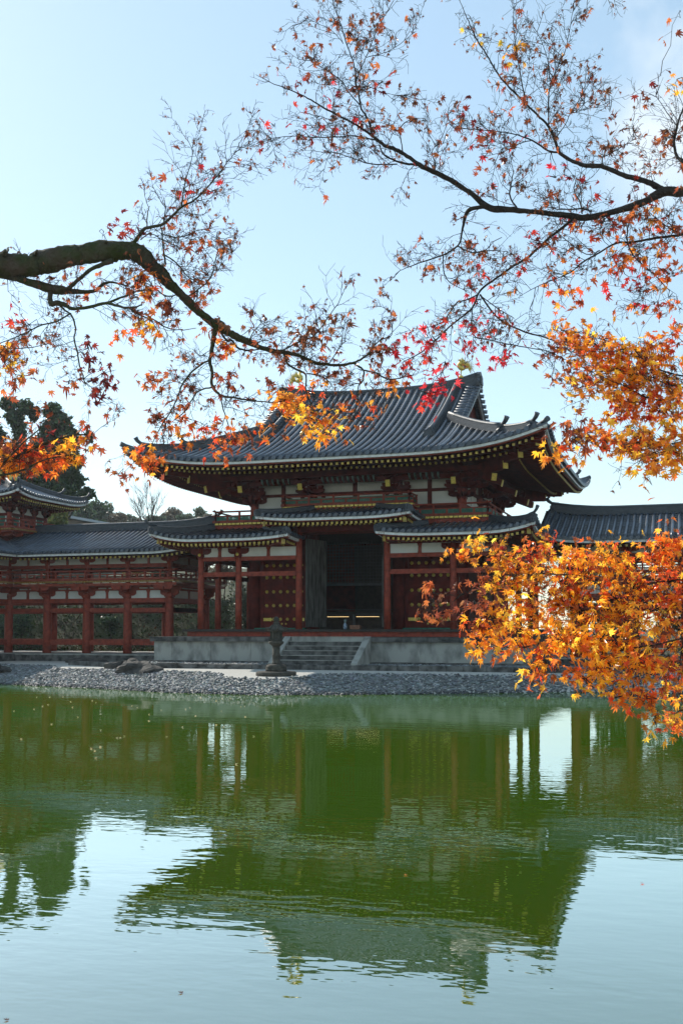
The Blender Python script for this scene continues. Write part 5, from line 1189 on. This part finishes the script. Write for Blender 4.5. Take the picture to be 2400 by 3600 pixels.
M1.limb(C_([(950, 660, 13), (1005, 700, 12), (1000, 760, 10), (975, 800, 8), (970, 880, 6), (945, 980, 3)])); M1.limb(C_([(1005, 700, 11), (1080, 715, 10), (1150, 755, 10), (1230, 750, 6)])); M1.limb(C_([(500, 585, 11), (600, 530, 9), (700, 490, 8), (780, 390, 6), (850, 290, 5), (890, 200, 3)]), dens=1.3)
M1.limb(C_([(1040, 590, 9), (1100, 520, 7), (1180, 480, 6), (1170, 380, 4), (1180, 250, 2)])); M1.limb(C_([(300, 530, 9), (330, 470, 7), (380, 400, 4), (330, 330, 3)]))
M1.limb(C_([(790, 668, 7), (860, 560, 6), (900, 520, 4)])); M1.limb(C_([(980, 780, 6), (900, 800, 5), (840, 850, 3)]))
# low spray at the left edge
M1.limb([(-330, 1800, 26), (-120, 1720, 20), (0, 1640, 14), (90, 1590, 11), (180, 1550, 9), (260, 1530, 6), (330, 1525, 3)], 5.7, 6.1, dens=.5); M1.limb([(-60, 1680, 10), (60, 1660, 8), (160, 1615, 6), (250, 1600, 3)], 5.7); M1.limb([(10, 1630, 8), (80, 1560, 6), (150, 1500, 4)])
tk2 = MB(); tk2.tube([t1, cam_xyz(-3.5, 5.75, 2.75), ad(-330, 1800, 5.7)], [.06, .03, .022], 8); tk2.build('lower_bough', BARK, M1.t)
for c in [(480, 400, 26, 22, 18, 'red'), (440, 440, 28, 16, 12, 'red'), (285, 512, 46, 18, 30, 'darkred'), (240, 530, 15, 12, 8, 'red'), (320, 640, 45, 28, 46, 'redorange'), (345, 655, 30, 20, 26, 'orange'), (250, 650, 60, 30, 22, 'rust'), (135, 640, 25, 14, 10, 'rust'), (420, 560, 60, 46, 18, 'rust'),
          (450, 660, 50, 40, 26, 'rust'), (385, 710, 60, 26, 34, 'rust'), (330, 762, 55, 22, 40, 'gold'), (250, 770, 60, 28, 20, 'redorange'), (40, 715, 18, 26, 16, 'red'), (22, 838, 34, 22, 70, 'mix'), (50, 872, 25, 30, 30, 'rust'), (190, 808, 20, 24, 30, 'darkred'), (215, 865, 45, 22, 44, 'darkred'), (245, 893, 20, 18, 26, 'darkred'),
          (165, 880, 26, 18, 16, 'rust'), (100, 768, 70, 36, 18, 'rust'), (360, 800, 30, 26, 8, 'rust'), (390, 855, 45, 22, 34, 'rust'), (350, 895, 30, 20, 20, 'rust'), (345, 945, 34, 26, 26, 'rust'), (420, 940, 50, 36, 20, 'rust'), (305, 1078, 34, 20, 36, 'rust'), (345, 1055, 46, 28, 80, 'orange'), (420, 1000, 46, 34, 46, 'orange'), (475, 970, 46, 36, 46, 'redorange'),
          (520, 1035, 40, 28, 48, 'redorange'), (545, 870, 30, 24, 18, 'rust'), (520, 890, 46, 36, 20, 'rust'), (560, 1000, 40, 26, 40, 'rust'), (590, 970, 36, 30, 26, 'orange'), (620, 905, 36, 30, 14, 'redorange'), (510, 800, 16, 20, 30, 'redorange'), (480, 735, 22, 14, 14, 'rust'), (470, 745, 60, 26, 14, 'brown'), (715, 770, 40, 20, 70, 'brown'), (762, 728, 16, 16, 18, 'brown'),
          (640, 790, 30, 14, 14, 'rust'), (600, 735, 30, 18, 14, 'brown'), (855, 800, 44, 30, 66, 'brown'), (905, 785, 22, 24, 26, 'crimson'), (925, 840, 30, 28, 34, 'red'), (870, 850, 60, 22, 46, 'rust'), (770, 840, 60, 24, 22, 'rust'), (690, 955, 62, 28, 130, 'gold'), (660, 930, 44, 24, 50, 'orange'), (700, 900, 36, 22, 34, 'redorange'), (755, 997, 36, 10, 50, 'gold'),
          (700, 1002, 24, 8, 24, 'gold'), (620, 870, 34, 24, 14, 'rust'), (665, 800, 40, 24, 10, 'rust'), (830, 960, 20, 14, 10, 'orange'), (822, 918, 22, 18, 16, 'orange'), (898, 908, 20, 20, 16, 'orange'), (880, 945, 12, 10, 5, 'redorange'), (715, 830, 24, 14, 10, 'redorange'), (560, 830, 30, 26, 10, 'rust'),
          (60, 1040, 70, 26, 130, 'redorange'), (140, 1035, 50, 28, 90, 'mix'), (190, 1005, 34, 16, 40, 'rust'), (25, 1062, 40, 22, 110, 'orange'), (110, 1068, 60, 18, 70, 'redorange'), (20, 1020, 30, 18, 40, 'rust'), (120, 990, 30, 16, 20, 'darkred'), (180, 985, 18, 12, 10, 'redorange')]: M1.cluster(*c)
M1.finish(MOSSB, 'rust, red and orange star shaped leaves')

# ---- right maple, upper boughs
D_ = lambda L_: cr(.7015, 1300, 600, L_)
E_ = lambda L_: cr(.5102, 900, 0, L_)
F_ = lambda L_: cr(.5102, 1600, 0, L_)
G_ = lambda L_: cr(.3827, 1800, 1000, L_)
gb_ = cam_xyz(4.0, 5.7, 0); M2 = Maple('maple_tree', (gb_.x, gb_.y, gz(gb_.x, gb_.y) - .1), 'half bare maple at the upper right with dark forking boughs and scattered crimson leaves'); M2.k = 0.38; M2.sz = 0.92
tb = Vector((gb_.x, gb_.y, gz(gb_.x, gb_.y) - .1)); P0 = ad(2460, 676, 6.2); t1 = cam_xyz(3.85, 5.9, 2.4); t2 = cam_xyz(3.3, 6.1, 4.0)
tk = MB(); tk.tube([tb, tb.lerp(t1, .35), t1, t1.lerp(t2, .5), t2, P0], [.20, .15, .13, .10, .075, .036], 12); tk.tube([t2, cam_xyz(3.6, 6.2, 5.4), cam_xyz(3.3, 6.4, 7.0)], [.06, .045, .01], 8); tk.build('trunk', BARK, M2.t)
M2.limb(D_([(1660, 106, 44), (1568, 108, 46), (1470, 106, 46), (1390, 145, 36), (1290, 187, 34), (1200, 212, 31), (1080, 236, 31), (1000, 228, 28), (900, 214, 26), (800, 205, 26), (700, 195, 28), (620, 190, 32), (570, 172, 30)]) + E_([(1490, 1340, 34), (1400, 1280, 34), (1320, 1232, 32), (1220, 1180, 31), (1120, 1135, 30), (1040, 1075, 26), (960, 1030, 25), (880, 1000, 22), (820, 952, 20), (720, 880, 14), (640, 835, 13), (560, 790, 12), (470, 745, 11), (380, 690, 10), (290, 645, 8), (210, 610, 6), (130, 580, 5), (0, 515, 3)]), 6.2, 6.5, dens=.7, pal='red')
M2.limb(E_([(815, 950, 16), (795, 910, 15), (770, 820, 14), (725, 750, 13), (705, 640, 12), (685, 570, 12), (680, 470, 9), (650, 370, 8), (620, 290, 8), (590, 190, 8), (550, 80, 6), (525, -10, 5)]), leafp=.04, dens=1.3)
M2.limb(E_([(690, 560, 9), (715, 480, 8), (755, 400, 7), (810, 260, 6), (860, 150, 6), (950, 0, 4)]), dens=1.1); M2.limb(E_([(760, 395, 5), (860, 370, 5), (950, 330, 4), (1100, 215, 3)]))
M2.limb(E_([(820, 965, 10), (670, 935, 9), (570, 945, 8), (400, 945, 7), (240, 940, 5), (50, 960, 3)]), dens=1.3, pal='red'); M2.limb(E_([(1110, 1138, 16), (1050, 1130, 15), (960, 1108, 13), (880, 1065, 12), (850, 1000, 9)])); M2.limb(E_([(970, 1130, 9), (790, 1130, 8), (650, 1085, 6), (540, 1050, 4), (450, 1050, 3)]), dens=1.6, leafp=.03)
M2.limb(E_([(712, 720, 8), (640, 640, 7), (590, 560, 6), (480, 480, 5), (380, 420, 4), (330, 380, 3)]), dens=1.2); M2.limb(E_([(1010, 1050, 9), (1000, 980, 8), (990, 890, 8), (1030, 840, 7), (1100, 815, 5), (1180, 815, 3)]), dens=1.3); M2.limb(E_([(1230, 1175, 9), (1230, 1120, 8), (1210, 1050, 6), (1260, 980, 3)]), dens=1.4)
M2.limb(E_([(540, 790, 5), (530, 650, 4), (460, 560, 3)])); M2.limb(E_([(600, 300, 5), (520, 210, 4), (400, 150, 3), (330, 120, 2)])); M2.limb(E_([(650, 930, 5), (560, 850, 4), (440, 800, 3)])); M2.limb(E_([(720, 600, 6), (780, 600, 5), (880, 640, 4), (1000, 660, 3)]), dens=1.2)
M2.limb(F_([(1600, 1330, 56), (1568, 1325, 56), (1430, 1312, 52), (1395, 1288, 42), (1300, 1246, 36), (1180, 1215, 35), (1080, 1175, 33), (1000, 1146, 30), (900, 1140, 28), (830, 1120, 26), (760, 1085, 25), (710, 1045, 23), (690, 980, 20), (640, 870, 17), (560, 790, 14), (480, 710, 13), (400, 630, 12), (340, 570, 11), (290, 505, 11), (210, 370, 10), (150, 280, 9), (100, 170, 7), (60, 80, 5), (30, 0, 4)]), 6.2, 6.7, dens=.8)
M2.limb(F_([(640, 870, 10), (640, 700, 9), (655, 570, 8), (700, 470, 7), (760, 330, 6), (800, 120, 4), (820, -10, 3)]), dens=1.1); M2.limb(F_([(650, 560, 6), (635, 420, 5), (575, 250, 4), (490, 120, 3)])); M2.limb(F_([(480, 700, 9), (455, 560, 8), (430, 400, 6), (400, 200, 5), (400, 0, 3)]), dens=1.1)
M2.limb(F_([(700, 1050, 14), (640, 1040, 13), (530, 970, 11), (430, 930, 8), (320, 910, 7), (180, 895, 6), (0, 885, 4)]), dens=1.3); M2.limb(F_([(530, 965, 7), (440, 990, 7), (340, 1040, 5), (200, 1080, 3)]), dens=1.3); M2.limb(F_([(690, 950, 7), (740, 880, 6), (800, 770, 5), (880, 640, 5), (950, 520, 3)]), dens=1.2); M2.limb(F_([(800, 780, 5), (930, 745, 4), (1070, 735, 3)]), dens=1.2)
M2.limb(F_([(1640, 1130, 40), (1568, 1110, 30), (1520, 1070, 22), (1505, 980, 18), (1525, 870, 16), (1568, 740, 12)]), 6.2, dens=1.2); M2.limb(F_([(1530, 880, 7), (1460, 780, 6), (1380, 660, 4)])); M2.limb(F_([(1010, 1145, 8), (1010, 1090, 7), (1060, 1060, 7), (1150, 1010, 5), (1270, 930, 3)]), dens=1.8)
M2.limb(D_([(1020, 240, 16), (900, 335, 13), (800, 425, 12), (700, 490, 11), (610, 555, 11), (545, 610, 10), (510, 690, 9), (400, 780, 8), (330, 850, 7), (240, 920, 6), (160, 960, 3)]), d1=6.8, pal='red', dens=1.0)
M2.limb(D_([(540, 622, 8), (460, 655, 7), (430, 665, 7), (360, 760, 5), (270, 790, 3)]), pal='red'); M2.limb(D_([(550, 620, 9), (630, 730, 8), (740, 795, 8), (890, 840, 7), (1000, 880, 5)])); M2.limb(D_([(510, 690, 6), (515, 820, 6), (600, 850, 5), (750, 880, 5), (900, 910, 4), (1000, 960, 3)]), pal='red'); M2.limb(D_([(550, 625, 5), (640, 690, 5), (720, 740, 3)]), dens=1.6)
M2.limb(D_([(575, 180, 20), (500, 195, 21), (475, 235, 19), (460, 310, 10), (440, 375, 9), (360, 425, 8), (240, 465, 6), (150, 500, 3)]), leafp=.03, dens=1.2); M2.limb(D_([(440, 378, 8), (510, 410, 7), (600, 400, 5), (690, 405, 3)]), leafp=.03, dens=1.6); M2.limb(D_([(365, 428, 6), (380, 540, 5), (480, 600, 3)]), leafp=.03)
M2.limb(D_([(1640, 300, 16), (1568, 320, 14), (1450, 335, 13), (1330, 355, 11), (1230, 365, 10), (1150, 410, 9), (1060, 460, 8), (1000, 510, 6), (840, 580, 4), (740, 635, 2)]), 6.2, leafp=.08, pal='redorange', dens=1.2); M2.limb(D_([(1310, 200, 8), (1290, 290, 7), (1290, 370, 7), (1330, 440, 6), (1400, 500, 5), (1500, 600, 4)]), leafp=.08, pal='redorange', dens=1.4); M2.limb(D_([(1568, 325, 7), (1500, 290, 6), (1460, 260, 5), (1400, 210, 3)]), dens=1.4)
M2.limb(D_([(735, 185, 9), (700, 130, 8), (705, 70, 7), (720, 0, 4)]), dens=1.5); M2.limb(D_([(1060, 215, 8), (1055, 165, 8), (1020, 100, 6), (1030, 50, 4)]), dens=1.6, pal='red'); M2.limb(D_([(1110, 205, 8), (1060, 190, 8), (960, 195, 6), (880, 180, 4)]), dens=1.4)
M2.limb(D_([(1150, 400, 6), (1080, 420, 5), (960, 330, 4), (930, 300, 3)]), dens=1.4)
for c in [(680, 190, 26, 12, 30, 'darkred'), (740, 190, 26, 18, 8, 'crimson'), (790, 215, 25, 14, 9, 'crimson'), (870, 195, 28, 20, 28, 'darkred'), (920, 213, 38, 12, 16, 'brown'), (720, 142, 40, 12, 12, 'rust'), (635, 285, 28, 12, 10, 'red'), (700, 268, 24, 8, 6, 'red'), (775, 55, 16, 30, 10, 'rust'), (865, 70, 18, 46, 14, 'brown'), (930, 280, 36, 16, 18, 'brown'), (1025, 275, 22, 12, 16, 'rust'), (1075, 268, 36, 10, 14, 'darkred'), (850, 298, 12, 10, 7, 'crimson'),
          (1100, 65, 34, 30, 20, 'gold'), (1150, 108, 34, 34, 34, 'gold'), (1160, 120, 30, 24, 16, 'brown'), (1170, 190, 26, 18, 14, 'orange'), (1190, 230, 16, 10, 6, 'redorange'), (1115, 168, 18, 12, 7, 'orange'), (1280, 140, 28, 18, 18, 'brown'), (1250, 155, 10, 8, 4, 'orange'), (1360, 170, 34, 20, 14, 'brown'), (1400, 200, 24, 12, 12, 'brown'), (1260, 205, 20, 14, 8, 'orange'), (1340, 235, 30, 14, 8, 'rust'), (1090, 322, 36, 20, 34, 'red'), (1110, 352, 28, 12, 22, 'rust'),
          (1185, 352, 26, 12, 7, 'crimson'), (1215, 302, 14, 12, 7, 'crimson'), (1150, 290, 40, 16, 12, 'rust'), (1250, 410, 34, 26, 12, 'crimson'), (1290, 400, 16, 12, 4, 'crimson'), (1395, 325, 46, 20, 46, 'brown'), (1450, 345, 30, 20, 18, 'rust'), (1540, 308, 26, 28, 66, 'rust'), (1555, 200, 20, 34, 28, 'gold'), (1510, 182, 10, 10, 6, 'darkred'), (1556, 30, 14, 14, 14, 'rust'), (1520, 372, 26, 20, 14, 'redorange'), (1450, 440, 14, 16, 16, 'darkred'), (1500, 400, 30, 16, 12, 'rust'),
          (1235, 540, 34, 20, 18, 'red'), (1270, 578, 40, 14, 10, 'crimson'), (1390, 512, 34, 14, 24, 'darkred'), (1430, 600, 56, 36, 60, 'redorange'), (1415, 652, 44, 22, 40, 'red'), (1480, 690, 12, 10, 6, 'crimson'), (1520, 600, 50, 50, 90, 'redorange'), (1545, 525, 30, 34, 50, 'rust'), (1300, 692, 44, 28, 60, 'redorange'), (1330, 625, 24, 20, 10, 'red'), (1290, 640, 20, 20, 12, 'orange'), (1020, 650, 34, 14, 10, 'rust'), (880, 655, 10, 8, 5, 'brown'), (1110, 560, 40, 14, 12, 'brown'),
          (985, 770, 26, 24, 34, 'crimson'), (1090, 745, 24, 20, 30, 'crimson'), (1090, 790, 30, 24, 34, 'crimson'), (1145, 838, 28, 24, 50, 'crimson'), (1010, 800, 36, 30, 34, 'red'), (1030, 830, 14, 10, 5, 'red'), (985, 912, 26, 16, 120, 'crimson'), (965, 905, 20, 14, 50, 'red'), (1100, 690, 30, 30, 8, 'red'), (1180, 800, 30, 16, 16, 'rust'), (1250, 855, 40, 24, 26, 'rust'), (1540, 690, 20, 40, 24, 'redorange')]: M2.cluster(*c)
M2.finish(BARK, 'scattered crimson, rust and brown star shaped leaves')

# ---- right maple, low glowing boughs
H_ = lambda L_: cr(.574, 1500, 1750, L_)
gb_ = cam_xyz(3.6, 4.9, 0); M3 = Maple('maple_tree', (gb_.x, gb_.y, gz(gb_.x, gb_.y) - .1), 'maple at the lower right with dense golden and orange leaves hanging over the pond'); M3.k = 0.46; M3.sz = 0.95
tb = Vector((gb_.x, gb_.y, gz(gb_.x, gb_.y) - .1)); t1 = cam_xyz(3.3, 5.3, 1.8); t2 = cam_xyz(3.0, 5.6, 3.2)
tk = MB(); tk.tube([tb, tb.lerp(t1, .4), t1, t2, cam_xyz(2.9, 5.9, 4.6), cam_xyz(2.6, 6.1, 6)], [.15, .11, .09, .065, .04, .01], 10)
for a, p in ((t1, (2470, 2112, 5.9)), (t1, (2470, 2260, 5.6)), (t2, (2470, 1330, 6.0)), (t2, (2470, 1385, 6.1)), (t2, (2470, 1550, 5.8))): q = ad(*p); tk.tube([a, a.lerp(q, .5) + Vector((0, 0, -.04)), q], [.035, .022, .014], 8)
tk.build('trunk', BARK, M3.t)
kw = dict(leafp=.14, pal='mix')
M3.limb(H_([(1690, 625, 16), (1568, 630, 14), (1400, 640, 13), (1200, 655, 12), (1050, 690, 10), (930, 690, 8), (800, 640, 6), (600, 570, 5), (450, 540, 3)]), 5.9, 6.3, dens=1.2, **kw); M3.limb(H_([(1450, 660, 9), (1300, 730, 8), (1150, 800, 6), (1000, 860, 4)]), **kw); M3.limb(H_([(1690, 880, 14), (1568, 860, 12), (1400, 900, 9), (1200, 930, 7), (1050, 1000, 4)]), 5.6, **kw); M3.limb(H_([(1000, 850, 7), (720, 880, 6), (600, 915, 5), (480, 920, 3)]), **kw); M3.limb(H_([(1500, 890, 8), (1400, 1000, 7), (1300, 1080, 4)]), **kw); M3.limb(H_([(1568, 870, 8), (1540, 1100, 6), (1568, 1280, 4)]), 5.7, **kw); M3.limb(H_([(950, 690, 6), (800, 500, 5), (600, 430, 4), (380, 330, 2)]), **kw); M3.limb(H_([(1200, 655, 7), (1000, 500, 6), (850, 470, 4), (560, 465, 3)]), **kw); M3.limb(H_([(560, 560, 4), (300, 580, 3), (150, 590, 2), (30, 585, 1.5)]), leafp=.2, dens=.5); M3.limb(H_([(400, 830, 4), (230, 740, 3), (110, 690, 2)]), leafp=.3, dens=.6); M3.limb(H_([(1568, 500, 10), (1400, 520, 8), (1250, 560, 5)]), 5.9, **kw)
M3.limb(G_([(1760, 880, 20), (1568, 840, 17), (1360, 790, 15), (1210, 700, 12), (1100, 580, 9), (950, 540, 7), (720, 480, 4)]), 6.0, **kw); M3.limb(G_([(1760, 1010, 20), (1568, 950, 18), (1380, 900, 15), (1270, 850, 12), (1000, 800, 9), (700, 800, 5)]), 6.1, **kw); M3.limb(G_([(1400, 1080, 12), (1210, 1030, 15), (1100, 970, 13), (1000, 920, 11), (890, 880, 7), (640, 760, 4)]), **kw); M3.limb(G_([(1760, 1435, 16), (1568, 1442, 14), (1350, 1490, 11), (1100, 1530, 9), (900, 1530, 7), (700, 1450, 5), (430, 1480, 3)]), 5.8, **kw); M3.limb(G_([(1568, 1500, 9), (1300, 1560, 7), (1100, 1620, 4)]), **kw)
for c in [(1310, 770, 50, 26, 70, 'mix'), (1300, 800, 40, 22, 60, 'rust'), (1290, 770, 30, 24, 40, 'orange'), (1360, 790, 60, 28, 110, 'orange'), (1420, 815, 70, 36, 190, 'mix'), (1370, 835, 70, 30, 150, 'gold'), (1490, 800, 60, 40, 170, 'mix'), (1540, 780, 30, 46, 110, 'redorange'), (1350, 865, 60, 24, 100, 'orange'), (1300, 860, 40, 20, 40, 'rust'), (1450, 870, 70, 30, 200, 'gold'), (1530, 880, 40, 46, 170, 'mix'),
          (1420, 915, 60, 26, 130, 'mix'), (1500, 935, 60, 36, 190, 'redorange'), (1430, 955, 46, 20, 80, 'redorange'), (1540, 960, 30, 34, 90, 'mix'), (1340, 995, 56, 20, 90, 'rust'), (1300, 985, 26, 12, 24, 'rust'), (1400, 1005, 50, 22, 110, 'orange'), (1470, 1010, 60, 28, 190, 'mix'), (1535, 1030, 36, 36, 140, 'gold'), (1262, 1045, 24, 20, 28, 'gold'), (1300, 1035, 34, 18, 40, 'orange'), (1480, 1065, 46, 18, 80, 'gold'), (1330, 1055, 16, 10, 10, 'gold'), (1480, 1090, 14, 10, 10, 'gold'), (1545, 1075, 24, 14, 40, 'gold'),
          (1105, 1240, 36, 18, 46, 'gold'), (1080, 1285, 34, 20, 56, 'orange'), (1150, 1290, 50, 30, 130, 'gold'), (1160, 1345, 60, 34, 160, 'gold'), (1230, 1265, 50, 22, 90, 'redorange'), (1240, 1310, 60, 34, 180, 'mix'), (1330, 1290, 60, 36, 190, 'mix'), (1320, 1345, 70, 40, 230, 'orange'), (1420, 1280, 60, 40, 210, 'mix'), (1430, 1350, 70, 40, 230, 'mix'), (1520, 1270, 46, 46, 180, 'orange'), (1535, 1340, 36, 44, 160, 'redorange'), (1110, 1400, 36, 20, 66, 'rust'), (1130, 1425, 44, 24, 100, 'gold'), (1210, 1400, 60, 34, 190, 'mix'),
          (1200, 1450, 60, 30, 160, 'gold'), (1310, 1410, 70, 36, 230, 'mix'), (1310, 1465, 70, 34, 220, 'gold'), (1420, 1410, 70, 36, 230, 'mix'), (1420, 1475, 70, 40, 240, 'gold'), (1530, 1420, 40, 60, 220, 'mix'), (1105, 1478, 36, 18, 76, 'gold'), (1170, 1492, 46, 14, 66, 'redorange'), (1250, 1520, 44, 22, 90, 'mix'), (1300, 1545, 50, 18, 70, 'orange'), (1380, 1530, 60, 28, 170, 'gold'), (1460, 1530, 60, 36, 200, 'mix'), (1540, 1520, 30, 40, 130, 'redorange'), (1410, 1575, 46, 18, 90, 'gold'),
          (1490, 1595, 46, 26, 120, 'orange'), (1545, 1600, 24, 36, 90, 'gold'), (1500, 1640, 24, 14, 36, 'gold'), (1545, 1660, 22, 18, 50, 'redorange'), (1072, 1365, 26, 14, 16, 'brown'), (1275, 1250, 18, 10, 12, 'red'), (1545, 1235, 30, 22, 66, 'orange'), (1185, 1285, 30, 16, 40, 'red'), (1225, 1575, 0.1 + 10, 8, 5, 'orange'),
          (1085, 1232, 22, 8, 16, 'gold'), (1060, 1262, 14, 8, 10, 'orange'), (1060, 1330, 12, 20, 12, 'rust'), (1270, 1240, 30, 12, 26, 'redorange'), (1160, 1262, 30, 10, 22, 'rust'), (1355, 1255, 26, 12, 24, 'mix'), (1490, 1255, 36, 14, 50, 'mix'), (1540, 1240, 30, 12, 40, 'redorange'),
          (1090, 1510, 20, 8, 12, 'gold'), (1215, 1555, 26, 14, 24, 'gold'), (1350, 1575, 34, 12, 30, 'gold'), (1245, 1560, 12, 14, 10, 'orange'), (1500, 1670, 20, 10, 22, 'gold'), (1420, 1605, 24, 12, 24, 'orange'), (1065, 1450, 14, 14, 14, 'orange')]: M3.cluster(*c)
M3.finish(BARK, 'dense golden, orange and red star shaped leaves')
# fallen leaves floating on the pond
for i, (px, py, pal, lb) in enumerate([(640, 3492, 'brown', 'brown fallen leaf floating near the bottom of the pond view'), (28, 3588, 'brown', 'pale brown fallen leaf floating in the bottom left corner'), (2258, 3107, 'red', 'red fallen leaf floating on the pond below the orange boughs'), (1425, 3078, 'orange', 'tiny orange leaf floating in the dark green reflection')]):
    d = ad(px, py, 1) - CAM; p = CAM + d * (-CAM.z / d.z); a = rng.uniform(0, 6)
    V = [(p.x + .028 * (x * math.cos(a) - y * math.sin(a)), p.y + .028 * (x * math.sin(a) + y * math.cos(a)), .004 + .008 * (x * x + y * y)) for x, y in LT]
    o = np_mesh('fallen_leaf', V, LF, LEAFM, None, np.tile(np.array([PAL[pal][0]]) * 1.2, (NLV, 1))); tag(o, lb, 'leaf', 'leaves floating on the pond')

fl = None  # pale leaf shapes stand in for sky glitter on the ripples
for i in range(46):
    px, py = rng.uniform(20, 900), 2450 + abs(rng.normal(0, 75)); d = ad(px, py, 1) - CAM; p = CAM + d * (-CAM.z / d.z)
    if fl is None:
        fl = np_mesh('fallen_leaf', np.array([(.040 * x, .040 * y, .005 + .02 * (x * x + y * y)) for x, y in LT]), LF, LEAFM, None, np.tile(np.array([[.55, .42, .25]]), (NLV, 1)))
        tag(fl, 'pale fallen leaf, one of the specks floating on the pond near the left shore', 'leaf', 'pale leaves floating near the left shore'); q = fl
    else: q = fl.copy(); COL.objects.link(q)
    q.location = (p.x, p.y, 0); q.rotation_euler = (0, 0, rng.uniform(0, 6))
# ================================================================== thin air between the shore and the far hill
m_ = MB(); m_.box(-420, 420, -120, 520, -6, 60); hz = m_.build('haze', bpy.data.materials.new('haze_air')); hz['kind'] = 'stuff'
hm = hz.data.materials[0]; hm.use_nodes = True; hn = hm.node_tree.nodes; hn.clear()
pv = hn.new('ShaderNodeVolumePrincipled'); pv.inputs['Density'].default_value = 0.00024; pv.inputs['Color'].default_value = (.86, .93, 1, 1); pv.inputs['Anisotropy'].default_value = 0.35
ho = hn.new('ShaderNodeOutputMaterial'); hm.node_tree.links.new(pv.outputs[0], ho.inputs['Volume'])
scene.cycles.volume_bounces = 0
